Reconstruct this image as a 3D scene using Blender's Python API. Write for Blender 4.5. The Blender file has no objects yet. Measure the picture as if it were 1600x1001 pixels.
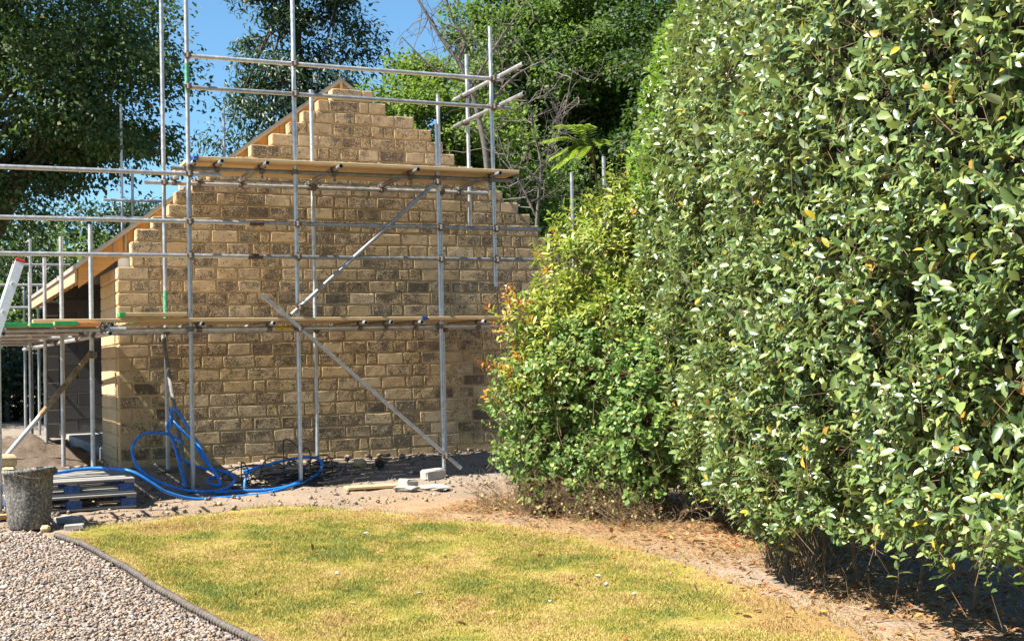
import bpy, math, random
import numpy as np
from mathutils import Matrix, Vector

random.seed(7)
RNG = np.random.default_rng(11)
D = bpy.data
SC = bpy.context.scene
COL = SC.collection
R = math.radians

# ------------------------------------------------------------------ camera, sky, sun, exposure
cam_d = D.cameras.new('camera')
cam_d.sensor_width = 36.0
cam_d.lens = 36.0 * 2030.0 / 1600.0
cam_d.clip_start = 0.1
cam_d.clip_end = 2000.0
cam = D.objects.new('camera', cam_d)
COL.objects.link(cam)
PITCH = math.atan(64.5 / 2030.0)
ROLL = 0.023
cam.matrix_world = (Matrix.Translation((0, 0, 1.6)) @ Matrix.Rotation(R(90) + PITCH, 4, 'X') @ Matrix.Rotation(ROLL * -1.0, 4, 'Z'))
SC.camera = cam

TH = R(24.5)                                  # the gable wall is turned 24.5 degrees away from the picture plane
CORNER = Vector((-4.617, 15.2, 0.0))          # front left corner of the stone wall
UX, UY = math.cos(TH), math.sin(TH)

SUN_ELEV = R(51)
SUN_AZ_OFF = R(3.8)                             # a touch in front of the plane of the wall
sa = TH + SUN_AZ_OFF
to_sun = Vector((-math.cos(sa) * math.cos(SUN_ELEV), -math.sin(sa) * math.cos(SUN_ELEV), math.sin(SUN_ELEV)))
world = D.worlds.new('World')
SC.world = world
world.use_nodes = True
wn = world.node_tree
wn.nodes.clear()
sky = wn.nodes.new('ShaderNodeTexSky')
sky.sky_type = 'NISHITA'
sky.sun_disc = False
sky.sun_elevation = SUN_ELEV
sky.sun_rotation = math.atan2(to_sun.x, to_sun.y)
sky.altitude = 100
sky.air_density = 1.0
sky.dust_density = 0.15
sky.ozone_density = 5.5
bg = wn.nodes.new('ShaderNodeBackground')
bg.inputs['Strength'].default_value = 0.066
wo = wn.nodes.new('ShaderNodeOutputWorld')
tint = wn.nodes.new('ShaderNodeMix')                 # clear, deep summer blue, the same over the whole sky
tint.data_type = 'RGBA'; tint.blend_type = 'MULTIPLY'
tint.inputs[0].default_value = 1.0
tint.inputs[7].default_value = (0.77, 0.96, 0.95, 1)
wn.links.new(sky.outputs[0], tint.inputs[6])
wn.links.new(tint.outputs[2], bg.inputs['Color'])
wn.links.new(bg.outputs[0], wo.inputs['Surface'])
sun_d = D.lights.new('sun', 'SUN')
sun_d.energy = 5.0
sun_d.angle = R(0.53)
sun_d.color = (1.0, 0.95, 0.86)
sun = D.objects.new('sun', sun_d)
COL.objects.link(sun)
sun.rotation_mode = 'QUATERNION'
sun.rotation_quaternion = to_sun.to_track_quat('Z', 'Y')
sun.location = (-20, -5, 30)
SC.view_settings.view_transform = 'Standard'
SC.view_settings.look = 'None'
SC.view_settings.exposure = 1.62
SC.view_settings.gamma = 1.0
SC.view_settings.use_curve_mapping = False

# ------------------------------------------------------------------ small helpers
def tag(o, label=None, cat=None, group=None, kind=None):
    if label: o['label'] = label
    if cat: o['category'] = cat
    if group: o['group'] = group
    if kind: o['kind'] = kind
    return o

def empty(name, loc=(0, 0, 0), rz=0.0):
    o = D.objects.new(name, None)
    o.empty_display_size = 0.3
    COL.objects.link(o)
    o.location = loc
    o.rotation_euler = (0, 0, rz)
    return o

def np_mesh(name, V, F, smooth=False):
    """mesh from an (n,3) array and an (m,k) array of faces of one size"""
    V = np.asarray(V, np.float32)
    F = np.asarray(F, np.int32)
    m = D.meshes.new(name)
    m.vertices.add(len(V))
    m.vertices.foreach_set('co', V.ravel())
    k = F.shape[1]
    m.loops.add(F.size)
    m.loops.foreach_set('vertex_index', F.ravel())
    m.polygons.add(len(F))
    m.polygons.foreach_set('loop_start', np.arange(0, F.size, k, dtype=np.int32))
    m.polygons.foreach_set('loop_total', np.full(len(F), k, np.int32))
    if smooth:
        m.polygons.foreach_set('use_smooth', np.ones(len(F), bool))
    m.update(calc_edges=True)
    m.validate()
    return m

def add_col(m, C):
    a = m.color_attributes.new('Col', 'FLOAT_COLOR', 'POINT')
    C = np.asarray(C, np.float32)
    if C.shape[1] == 3:
        C = np.hstack([C, np.ones((len(C), 1), np.float32)])
    a.data.foreach_set('color', C.ravel())

class MB:
    """collects polygons, then links them as ONE mesh object"""
    def __init__(s):
        s.v, s.f, s.sm = [], [], []
    def poly(s, vs, fs, smooth=False):
        b = len(s.v)
        s.v += [tuple(p) for p in vs]
        s.f += [tuple(i + b for i in f) for f in fs]
        s.sm += [smooth] * len(fs)
        return s
    def box(s, c, d, M=None, bev=0.0):
        x, y, z = d[0] / 2, d[1] / 2, d[2] / 2
        if bev > 0:
            b = bev
            vs = []
            for sz in (-1, 1):
                for (zz, ins) in (((z, b),) if sz > 0 else ((-z, b),)):
                    pass
            lay = [(-z, b), (-z + b, 0), (z - b, 0), (z, b)]
            for zz, i in lay:
                X, Y = x - i, y - i
                q = b * .7 if i == 0 else b * .3
                vs += [(-X + q, -Y, zz), (X - q, -Y, zz), (X, -Y + q, zz), (X, Y - q, zz), (X - q, Y, zz), (-X + q, Y, zz), (-X, Y - q, zz), (-X, -Y + q, zz)]
            fs = [tuple(range(7, -1, -1)), tuple(range(24, 32))]
            for L in range(3):
                for k in range(8):
                    a, bb = L * 8 + k, L * 8 + (k + 1) % 8
                    fs.append((a, bb, bb + 8, a + 8))
        else:
            vs = [(sx * x, sy * y, sz * z) for sz in (-1, 1) for sx, sy in ((-1, -1), (1, -1), (1, 1), (-1, 1))]
            fs = [(3, 2, 1, 0), (4, 5, 6, 7), (0, 1, 5, 4), (1, 2, 6, 5), (2, 3, 7, 6), (3, 0, 4, 7)]
        out = []
        for p in vs:
            q = Vector(p)
            if M is not None: q = M @ q
            out.append(q + Vector(c))
        return s.poly(out, fs)
    def tube(s, p0, p1, r, seg=10, r1=None, hollow=0.0, caps=True):
        p0, p1 = Vector(p0), Vector(p1)
        r1 = r if r1 is None else r1
        d = (p1 - p0).normalized()
        a = d.cross(Vector((0, 0, 1)) if abs(d.z) < .9 else Vector((1, 0, 0))).normalized()
        b = d.cross(a)
        ring = [(math.cos(2 * math.pi * k / seg), math.sin(2 * math.pi * k / seg)) for k in range(seg)]
        V = [p0 + (a * x + b * y) * r for x, y in ring] + [p1 + (a * x + b * y) * r1 for x, y in ring]
        s.poly(V, [(k, k + seg, (k + 1) % seg + seg, (k + 1) % seg) for k in range(seg)], True)
        if hollow > 0:
            for p, rr, sg in ((p0, r, 1), (p1, r1, -1)):
                q = p + d * sg * .12
                W = [p + (a * x + b * y) * rr for x, y in ring] + [p + (a * x + b * y) * rr * hollow for x, y in ring] + [q + (a * x + b * y) * rr * hollow for x, y in ring]
                f = []
                for k in range(seg):
                    n = (k + 1) % seg
                    f += [(k, n, n + seg, k + seg), (k + seg, n + seg, n + 2 * seg, k + 2 * seg)]
                f.append(tuple(range(2 * seg, 3 * seg)))
                if sg < 0: f = [g[::-1] for g in f]
                s.poly(W, f)
        elif caps:
            s.poly(V[:seg], [tuple(range(seg))])
            s.poly(V[seg:], [tuple(range(seg - 1, -1, -1))])
        return s
    def path(s, pts, r, seg=8, radii=None):
        P = [Vector(p) for p in pts]
        n = len(P)
        ref = Vector((0, 0, 1))
        V, Fc = [], []
        pa = None
        for i, p in enumerate(P):
            d = (P[min(i + 1, n - 1)] - P[max(i - 1, 0)]).normalized()
            if pa is None:
                a = d.cross(ref if abs(d.z) < .9 else Vector((1, 0, 0))).normalized()
            else:
                a = (pa - d * pa.dot(d))
                a = a.normalized() if a.length > 1e-5 else d.cross(ref).normalized()
            pa = a
            b = d.cross(a)
            rr = radii[i] if radii is not None else r
            V += [p + (a * math.cos(2 * math.pi * k / seg) + b * math.sin(2 * math.pi * k / seg)) * rr for k in range(seg)]
        for i in range(n - 1):
            for k in range(seg):
                a0, a1 = i * seg + k, i * seg + (k + 1) % seg
                Fc.append((a0, a0 + seg, a1 + seg, a1))
        s.poly(V, Fc, True)
        s.poly(V[:seg], [tuple(range(seg))])
        s.poly(V[-seg:], [tuple(range(seg - 1, -1, -1))])
        return s
    def mesh(s, name, mat=None):
        m = D.meshes.new(name)
        m.from_pydata([tuple(v) for v in s.v], [], s.f)
        m.polygons.foreach_set('use_smooth', s.sm)
        if mat: m.materials.append(mat)
        m.update()
        return m
    def build(s, name, mat, parent=None):
        return link(name, s.mesh(name, mat), parent)

def link(name, m, parent=None, mat=None):
    if mat is not None and not m.materials: m.materials.append(mat)
    o = D.objects.new(name, m)
    COL.objects.link(o)
    if parent is not None: o.parent = parent
    return o

def spline(pts, n=8):
    """Catmull-Rom through the points"""
    P = [Vector(p) for p in pts]
    P = [P[0] * 2 - P[1]] + P + [P[-1] * 2 - P[-2]]
    out = []
    for i in range(1, len(P) - 2):
        a, b, c, d = P[i - 1], P[i], P[i + 1], P[i + 2]
        for k in range(n):
            t = k / n
            out.append(0.5 * ((2 * b) + (c - a) * t + (2 * a - 5 * b + 4 * c - d) * t * t + (3 * b - a - 3 * c + d) * t ** 3))
    out.append(P[-2])
    return out

# value noise for shapes
_T = np.random.default_rng(3).random((64, 64, 64)).astype(np.float32)
def vnoise(x, y, z=0.0):
    x, y, z = np.broadcast_arrays(np.asarray(x, float), np.asarray(y, float), np.asarray(z, float))
    xi, yi, zi = np.floor(x).astype(int), np.floor(y).astype(int), np.floor(z).astype(int)
    fx, fy, fz = x - xi, y - yi, z - zi
    fx, fy, fz = [f * f * (3 - 2 * f) for f in (fx, fy, fz)]
    r = 0
    for dx in (0, 1):
        for dy in (0, 1):
            for dz in (0, 1):
                w = (fx if dx else 1 - fx) * (fy if dy else 1 - fy) * (fz if dz else 1 - fz)
                r = r + w * _T[(xi + dx) & 63, (yi + dy) & 63, (zi + dz) & 63]
    return r
def fbm(x, y, z=0.0, o=3):
    r, a, t = 0, 1.0, 0
    for k in range(o):
        r = r + a * vnoise(np.asarray(x) * 2 ** k + 17 * k, np.asarray(y) * 2 ** k + 5 * k, np.asarray(z) * 2 ** k)
        t += a; a *= .5
    return r / t

# ------------------------------------------------------------------ materials
class NT:
    def __init__(s, name):
        s.m = D.materials.new(name)
        s.m.use_nodes = True
        s.t = s.m.node_tree
        s.t.nodes.clear()
        s.out = s.n('OutputMaterial')
        s.p = s.n('BsdfPrincipled')
        s.l(s.p.outputs[0], s.out.inputs['Surface'])
    def n(s, t, **kw):
        q = s.t.nodes.new('ShaderNode' + t)
        for k, v in kw.items(): setattr(q, k, v)
        return q
    def l(s, a, b): s.t.links.new(a, b)
    def coord(s, scale=(1, 1, 1), which='Object', rnd=False):
        tc = s.n('TexCoord')
        mp = s.n('Mapping')
        mp.inputs['Scale'].default_value = scale
        s.l(tc.outputs[which], mp.inputs['Vector'])
        if rnd:
            oi = s.n('ObjectInfo')
            mu = s.n('Math', operation='MULTIPLY'); mu.inputs[1].default_value = 57.3
            s.l(oi.outputs['Random'], mu.inputs[0])
            s.l(mu.outputs[0], mp.inputs['Location'])
        return mp.outputs[0]
    def noise(s, vec, scale, detail=4, rough=.55, dist=0.0):
        q = s.n('TexNoise')
        q.inputs['Scale'].default_value = scale
        q.inputs['Detail'].default_value = detail
        q.inputs['Roughness'].default_value = rough
        q.inputs['Distortion'].default_value = dist
        s.l(vec, q.inputs['Vector'])
        return q.outputs['Fac']
    def ramp(s, fac, stops, interp='LINEAR'):
        q = s.n('ValToRGB')
        q.color_ramp.interpolation = interp
        e = q.color_ramp.elements
        while len(e) < len(stops): e.new(.5)
        for k, (p, c) in enumerate(stops):
            e[k].position = p
            e[k].color = (*c, 1) if len(c) == 3 else c
        s.l(fac, q.inputs[0])
        return q.outputs[0]
    def mix(s, fac, a, b, mode='MIX'):
        q = s.n('Mix', data_type='RGBA', blend_type=mode)
        for v, i in ((fac, 0), (a, 6), (b, 7)):
            if hasattr(v, 'is_linked') or hasattr(v, 'links'): s.l(v, q.inputs[i])
            elif isinstance(v, (int, float)): q.inputs[i].default_value = v
            else: q.inputs[i].default_value = (*v, 1)
        return q.outputs[2]
    def math(s, op, a, b=0.0):
        q = s.n('Math', operation=op)
        for v, i in ((a, 0), (b, 1)):
            if hasattr(v, 'links'): s.l(v, q.inputs[i])
            else: q.inputs[i].default_value = v
        return q.outputs[0]
    def bump(s, h, strength=.5, dist=.01):
        q = s.n('Bump')
        q.inputs['Strength'].default_value = strength
        q.inputs['Distance'].default_value = dist
        s.l(h, q.inputs['Height'])
        s.l(q.outputs[0], s.p.inputs['Normal'])
        return q
    def base(s, c, rough=.8, metal=0.0, spec=.5):
        if hasattr(c, 'links'): s.l(c, s.p.inputs['Base Color'])
        else: s.p.inputs['Base Color'].default_value = (*c, 1)
        if hasattr(rough, 'links'): s.l(rough, s.p.inputs['Roughness'])
        else: s.p.inputs['Roughness'].default_value = rough
        s.p.inputs['Metallic'].default_value = metal
        s.p.inputs['Specular IOR Level'].default_value = spec
        return s.m

def grey(v): return (v, v, v)

def m_stone(name='sandstone', hi=.56, lo_=.42):
    q = NT(name)
    c = q.coord(rnd=True)
    oi = q.n('ObjectInfo').outputs['Random']
    tone = q.ramp(oi, [(0, (.58, .42, .235)), (.3, (.50, .355, .195)), (.6, (.61, .47, .295)), (.85, (.54, .41, .255)), (1, (.46, .33, .195))])
    var = q.noise(c, 9, 5)
    colr = q.mix(q.math('MULTIPLY', var, .7), tone, (.33, .22, .11))
    # soot-black weathered pitting of reclaimed stone, strong on some stones, absent on others
    r2 = q.math('FRACT', q.math('MULTIPLY', oi, 7.31))
    lo = q.n('MapRange'); lo.inputs[1].default_value = 0; lo.inputs[2].default_value = 1; lo.inputs[3].default_value = hi; lo.inputs[4].default_value = lo_
    q.l(r2, lo.inputs[0])
    pit = q.noise(c, 34, 3, .6, 2.2)
    broad = q.noise(c, 7, 2)
    f = q.math('ADD', q.math('MULTIPLY', pit, .72), q.math('MULTIPLY', broad, .28))
    k = q.math('MULTIPLY', q.math('SUBTRACT', f, lo.outputs[0]), 14.0)
    k = q.math('MINIMUM', q.math('MAXIMUM', k, 0.0), .9)
    # the dressed margin of each stone stays clean
    g = q.n('SeparateXYZ'); q.l(q.n('TexCoord').outputs['Generated'], g.inputs[0])
    for ax, w_ in (('X', 16.0), ('Z', 9.0)):
        e = q.math('MINIMUM', g.outputs[ax], q.math('SUBTRACT', 1.0, g.outputs[ax]))
        k = q.math('MULTIPLY', k, q.math('MINIMUM', q.math('MULTIPLY', e, w_), 1.0))
    colr = q.mix(k, colr, (.075, .058, .042))
    q.base(colr, .92, 0, .2)
    h = q.math('SUBTRACT', q.math('ADD', q.math('MULTIPLY', q.noise(c, 22, 6, .7), 1.0), q.math('MULTIPLY', pit, .6)), q.math('MULTIPLY', k, .35))
    q.bump(h, .55, .012)
    return q.m
def m_mortar():
    q = NT('lime_mortar'); c = q.coord()
    q.base(q.ramp(q.noise(c, 14, 5), [(.3, (.44, .315, .155)), (.7, (.56, .42, .23))]), .95, 0, .1)
    q.bump(q.noise(c, 120, 3), .4, .004); return q.m
def m_block():
    q = NT('concrete_block'); c = q.coord(rnd=True)
    oi = q.n('ObjectInfo').outputs['Random']
    q.base(q.mix(q.noise(c, 60, 3), q.ramp(oi, [(0, (.085, .080, .078)), (1, (.13, .12, .115))]), (.06, .056, .053)), .95, 0, .1)  # block greys lowered to stand in for shade inside the garage
    q.bump(q.noise(c, 150, 2), .5, .004); return q.m
def m_plain(name, col, rough=.8, metal=0., var=.25, scale=20, bump=.2, rnd=True, spec=.4):
    q = NT(name); c = q.coord(rnd=rnd)
    d = tuple(v * (1 - var) for v in col)
    u_ = tuple(min(1, v * (1 + var * .6)) for v in col)
    q.base(q.ramp(q.noise(c, scale, 5), [(.3, d), (.7, u_)]), rough, metal, spec)
    if bump: q.bump(q.noise(c, scale * 4, 4), bump, .004)
    return q.m
def m_wood(name, light, dark, axis=0, rough=.75, dirt=0.0):
    q = NT(name)
    sc = [38, 38, 38]; sc[axis] = 1.6
    c = q.coord(tuple(sc), rnd=True)
    g = q.noise(c, 1.0, 5, .6, .6)
    oi = q.n('ObjectInfo').outputs['Random']
    tone = q.mix(oi, light, tuple(.82 * v for v in light))
    colr = q.mix(q.ramp(g, [(.35, grey(0)), (.65, grey(1))]), tone, dark)
    if dirt:
        c2 = q.coord(rnd=True)
        colr = q.mix(q.ramp(q.noise(c2, 5, 5, .7), [(.45, grey(0)), (.75, grey(dirt))]), colr, (.22, .19, .15))
    q.base(colr, rough, 0, .25)
    q.bump(g, .3, .003); return q.m
def m_galv(name='galvanised_steel', lo=.36, hi=.6, metal=.75, rust=.25):
    q = NT(name); c = q.coord(rnd=True)
    n1 = q.noise(c, 14, 5, .65)
    oi = q.n('ObjectInfo').outputs['Random']
    colr = q.mix(1.0, q.ramp(n1, [(.3, grey(lo)), (.7, grey(hi))]), q.ramp(oi, [(0, grey(.72)), (1, grey(1.12))]), 'MULTIPLY')
    colr = q.mix(q.math('MULTIPLY', q.ramp(q.noise(c, 5, 6, .75), [(.52, grey(0)), (.66, grey(1))]), q.math('MULTIPLY', oi, rust * 2)), colr, (.26, .17, .10))
    # cement splashes
    colr = q.mix(q.ramp(q.noise(c, 40, 3, .6), [(.60, grey(0)), (.68, grey(.75))]), colr, (.52, .50, .45))
    rg = q.ramp(n1, [(.3, grey(.42)), (.7, grey(.6))])
    q.base(colr, rg, metal, .5)
    q.bump(q.noise(c, 90, 3), .15, .002); return q.m
def m_leaf(name, stops, rough=.42, trans=.25, tcol=(.25, .42, .05), spec=.5, back=None, vein=0.0):
    """stops: colours picked leaf by leaf"""
    q = NT(name)
    geo = q.n('NewGeometry')
    oi = q.n('ObjectInfo').outputs['Random']
    rnd = q.math('FRACT', q.math('ADD', geo.outputs['Random Per Island'], oi))
    colr = q.ramp(rnd, stops)
    if back is not None:
        colr = q.mix(geo.outputs['Backfacing'], colr, back)
    q.base(colr, rough, 0, spec)
    tr = q.n('BsdfTranslucent')
    q.l(q.mix(.6, colr, tcol), tr.inputs['Color'])
    mx = q.n('MixShader'); mx.inputs[0].default_value = trans
    q.l(q.p.outputs[0], mx.inputs[1]); q.l(tr.outputs[0], mx.inputs[2])
    q.l(mx.outputs[0], q.out.inputs['Surface'])
    return q.m
def m_attr(name, rough=.85, trans=.0, var=.25, scale=60, bump=0.0, spec=.25):
    q = NT(name); c = q.coord(which='Object')
    a = q.n('Attribute', attribute_name='Col')
    n = q.noise(c, scale, 4)
    colr = q.mix(1.0, a.outputs['Color'], q.ramp(n, [(.25, grey(1 - var)), (.75, grey(1 + var))]), 'MULTIPLY')
    q.base(colr, rough, 0, spec)
    if bump: q.bump(q.noise(c, scale * .6, 5, .65), bump, .02)
    if trans:
        tr = q.n('BsdfTranslucent'); q.l(colr, tr.inputs['Color'])
        mx = q.n('MixShader'); mx.inputs[0].default_value = trans
        q.l(q.p.outputs[0], mx.inputs[1]); q.l(tr.outputs[0], mx.inputs[2])
        q.l(mx.outputs[0], q.out.inputs['Surface'])
    return q.m

M = {}
M['stone'] = m_stone(); M['sooty_stone'] = m_stone('sooty_sandstone', .47, .36); M['mortar'] = m_mortar(); M['block'] = m_block()
M['block_mortar'] = m_plain('block_mortar', (.36, .34, .31), .95)
M['concrete'] = m_plain('concrete', (.29, .275, .25), .92, var=.3, scale=7, bump=.35)
M['softwood_x'] = m_wood('softwood_along', (.60, .38, .17), (.42, .235, .09), 0)
M['softwood_y'] = m_wood('softwood_across', (.60, .40, .19), (.44, .26, .11), 1)
M['board_x'] = m_wood('scaffold_board_wood', (.64, .46, .25), (.48, .31, .15), 0, dirt=.35)
M['board_y'] = m_wood('scaffold_board_wood_across', (.50, .36, .20), (.36, .24, .12), 1, dirt=.7)
M['orange_timber'] = m_wood('orange_timber', (.62, .33, .11), (.46, .21, .06), 0)  # orange of bounced light on the shaded verge put into the timber colour
M['cream_timber'] = m_wood('cream_timber', (.42, .335, .22), (.33, .25, .155), 1)  # pale timber copy, sunlight on the fascia put into the colour
M['membrane'] = m_plain('roof_membrane', (.27, .245, .215), .85)
M['galv'] = m_galv(); M['galv_dark'] = m_galv('weathered_steel', .22, .40, .7, .5)
M['coupler'] = m_plain('coupler_steel', (.19, .155, .125), .6, .55, .5, 60)
M['rust'] = m_plain('rusted_steel', (.10, .065, .045), .85, .2, .5, 50)
M['dull_steel'] = m_plain('dull_steel', (.20, .185, .165), .75, .25, .35, 25)
M['galv_shaded'] = m_galv('shaded_scaffold_steel', .30, .45, .6, .2)  # darker steel copy with the rear poles' shade put into its colour
M['green_paint'] = m_plain('green_paint', (.03, .33, .09), .6, 0, .3, 40)
M['orange_paint'] = m_plain('orange_paint', (.62, .22, .05), .6, 0, .3, 40)
M['blue_paint'] = m_plain('blue_paint', (.03, .07, .25), .6, 0, .3, 40)
M['white'] = m_plain('white_board', (.78, .78, .76), .7, 0, .08)
M['blue_pipe'] = m_plain('blue_plastic_pipe', (.018, .185, .60), .42, 0, .3, 14, .08)
M['black_rubber'] = m_plain('black_hose', (.018, .018, .02), .45, 0, .3, 30, .1)
M['pallet'] = m_wood('weathered_pallet', (.33, .31, .28), (.20, .19, .18), 0, .85)
M['pallet_y'] = m_wood('weathered_pallet_across', (.31, .295, .27), (.19, .18, .17), 1, .85)
M['pallet_blue'] = m_plain('blue_pallet_block', (.035, .085, .24), .8, 0, .5, 25)
M['alu'] = m_plain('ladder_aluminium', (.72, .72, .71), .45, .35, .1, 30)
M['red_plastic'] = m_plain('red_plastic', (.55, .03, .03), .5)
M['bark'] = m_plain('bark', (.10, .085, .07), .95, 0, .5, 14, .8)
M['bark_pale'] = m_plain('pale_bark', (.13, .11, .092), .95, 0, .4, 16, .7)
M['twig'] = m_plain('dry_twig', (.21, .14, .08), .9, 0, .45, 12)
M['stem'] = m_plain('hedge_stem', (.16, .10, .055), .9, 0, .4, 12)
M['edging'] = m_plain('salt_glazed_edging', (.105, .086, .072), .85, 0, .45, 25, .5)
M['rock'] = m_plain('loose_stone', (.40, .36, .31), .95, 0, .4, 14, .8)
M['rock_gold'] = m_plain('golden_loose_stone', (.50, .38, .21), .95, 0, .35, 14, .8)

# ------------------------------------------------------------------ ground
def gz_v(v):
    return np.interp(v, [-60, -25, -3, 0, 1.4, 2.6, 8, 30], [1.2, .75, .5, .45, .27, .18, 0, 0])
def gz(x, y):
    v = (np.asarray(x) - CORNER.x) * UY - (np.asarray(y) - CORNER.y) * UX
    return gz_v(v)
def g1(x, y): return float(gz(x, y))
def loc2w(t, s, z=0.0):
    return Vector((CORNER.x + UX * t - UY * s, CORNER.y + UY * t + UX * s, z))
def w2loc(x, y):
    dx, dy = x - CORNER.x, y - CORNER.y
    return dx * UX + dy * UY, -dx * UY + dy * UX
def inside(px, py, poly):
    poly = np.asarray(poly); n = len(poly)
    r = np.zeros(np.shape(px), bool)
    for i in range(n):
        x1, y1 = poly[i]; x2, y2 = poly[(i + 1) % n]
        c = ((y1 > py) != (y2 > py)) & (px < (x2 - x1) * (py - y1) / (y2 - y1 + 1e-12) + x1)
        r ^= c
    return r
def dist_line(px, py, pts):
    d = np.full(np.shape(px), 1e9)
    for (x1, y1), (x2, y2) in zip(pts[:-1], pts[1:]):
        vx, vy = x2 - x1, y2 - y1
        t = np.clip(((px - x1) * vx + (py - y1) * vy) / (vx * vx + vy * vy), 0, 1)
        d = np.minimum(d, np.hypot(px - x1 - t * vx, py - y1 - t * vy))
    return d

ROPE = [(-0.85, 6.4), (-1.6, 7.69), (-1.93, 8.19), (-2.5, 9.11), (-3.13, 10.18), (-3.76, 11.14), (-4.12, 11.55)]
LAWN = [(-0.80, 6.4)] + [(x + .05, y) for x, y in ROPE[1:]] + [(-3.82, 12.0), (-3.29, 12.66), (-2.9, 12.95), (-2.34, 13.3), (-1.85, 13.1), (-1.37, 12.9), (-.76, 12.35), (-.1, 12.0), (.45, 11.5), (.9, 10.8), (1.3, 9.9), (1.6, 8.95), (1.85, 8.0), (2.1, 6.4)]
GRAVEL = [(-0.9, 6.4)] + [(x - .05, y) for x, y in ROPE[1:]] + [(-4.3, 11.75), (-4.9, 11.95), (-6.5, 11.6), (-8, 11), (-8, 6.4)]
FRONT = [(5.0, -2.0), (3.6, 2.0), (2.62, 4.6), (1.88, 7.0), (1.55, 8.5), (1.37, 10.2), (1.22, 12.0), (1.17, 12.6)]   # line of the hedge face
LITTER_LINE = [(3.4, 4.6), (2.75, 7.0), (2.35, 8.5), (1.95, 10.2), (1.45, 11.7), (.8, 12.3), (.1, 12.8), (-.6, 13.2)]

def soil_colour(x, y):
    """colour of bare earth, straw litter by the hedge, grey trodden dust by the wall"""
    n = fbm(x * 1.3, y * 1.3, 2.0, 4)
    n2 = fbm(x * 7, y * 7, 5.0, 3)
    base = np.stack([.19 + .08 * n, .14 + .06 * n, .097 + .045 * n], -1)
    t, s = w2loc(x, y)
    k = np.clip((s + 2.3) / 1.2, 0, 1)[..., None] * .8
    base = base * (1 - k) + np.stack([.20 + .06 * n2, .17 + .05 * n2, .14 + .04 * n2], -1) * k
    d = dist_line(x, y, LITTER_LINE)
    k = (np.clip(1.25 - d + (n - .5) * 1.8, 0, 1) * np.clip((y - 9.0) / 2.2, .25, 1) * .8)[..., None]
    straw = np.stack([.29 + .14 * (n2 - .5), .185 + .11 * (n2 - .5), .10 + .06 * (n2 - .5)], -1)
    base = base * (1 - k) + straw * k
    # bare grey dust under the near part of the hedge
    dd = dist_line(x, y, FRONT)
    k = (np.clip(1.0 - dd / .75, 0, 1) * (y < 10.6))[..., None]
    k = np.clip(k * 1.6 - 1.3 * np.clip(n2[..., None] - .3, 0, 1), 0, .6)
    return base * (1 - k) + np.stack([.22 + .08 * n2, .17 + .06 * n2, .13 + .05 * n2], -1) * k
def dryness(x, y):
    a = fbm(x * .75 + 3, y * .55 + 9, 1.0, 3)
    b = fbm(x * 2.6 + 7, y * 2.2, 4.0, 3)
    c = fbm(x * 9, y * 9, 2.0, 2)
    d = (a - .5) * 1.5 + (b - .5) * 1.35 + (c - .5) * .8 + .55
    dl = dist_line(x, y, LITTER_LINE)
    d = d + np.clip(1.25 - dl, 0, 1.2) * .85
    dr = dist_line(x, y, ROPE)
    d = d + np.clip(.25 - dr, 0, .25) * 2.0
    return np.clip(d, 0, 1.25)
def grass_colour(d, r):
    g = np.array([.165, .195, .042]); o = np.array([.325, .275, .05]); s = np.array([.44, .34, .115]); b = np.array([.37, .235, .09])
    d = d[..., None]
    c = np.where(d < .5, g + (o - g) * d / .5, np.where(d < .85, o + (s - o) * (d - .5) / .35, s + (b - s) * np.clip((d - .85) / .4, 0, 1)))
    return c * (.8 + .4 * r[..., None])

def build_ground():
    ax = np.concatenate([[-600, -250, -120, -60, -30, -18, -12], np.arange(-8, 6.01, .09), [9, 14, 22, 40, 90, 200, 600]])
    ay = np.concatenate([[-300, -80, -30, -10, -2, 2], np.arange(5.5, 19, .09), [20.5, 23, 27, 33, 40, 60, 110, 250, 700]])
    X, Y = np.meshgrid(ax, ay, indexing='ij')
    Z = gz(X, Y) + (fbm(X * 2.5, Y * 2.5, 0, 3) - .5) * .05 + (fbm(X * 9, Y * 9, 1, 2) - .5) * .035
    ti, si = w2loc(X, Y)
    under = (ti > 0.0) & (ti < 5.6) & (si > .1) & (si < 6.6)
    Z = np.where(under, Z - .12, Z)
    lawnish = inside(X, Y, LAWN) | (dist_line(X, Y, LAWN + LAWN[:1]) < .12) | inside(X, Y, GRAVEL)
    Z = np.where(lawnish, gz(X, Y) - .014, Z)
    nx, ny = X.shape
    V = np.stack([X, Y, Z], -1).reshape(-1, 3)
    I = np.arange(nx * ny).reshape(nx, ny)
    F = np.stack([I[:-1, :-1], I[1:, :-1], I[1:, 1:], I[:-1, 1:]], -1).reshape(-1, 4)
    m = np_mesh('ground', V, F, True)
    add_col(m, soil_colour(X.ravel(), Y.ravel()))
    m.materials.append(m_attr('earth', .95, 0, .3, 45, .6, .1))
    tag(link('ground', m), kind='structure')

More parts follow.
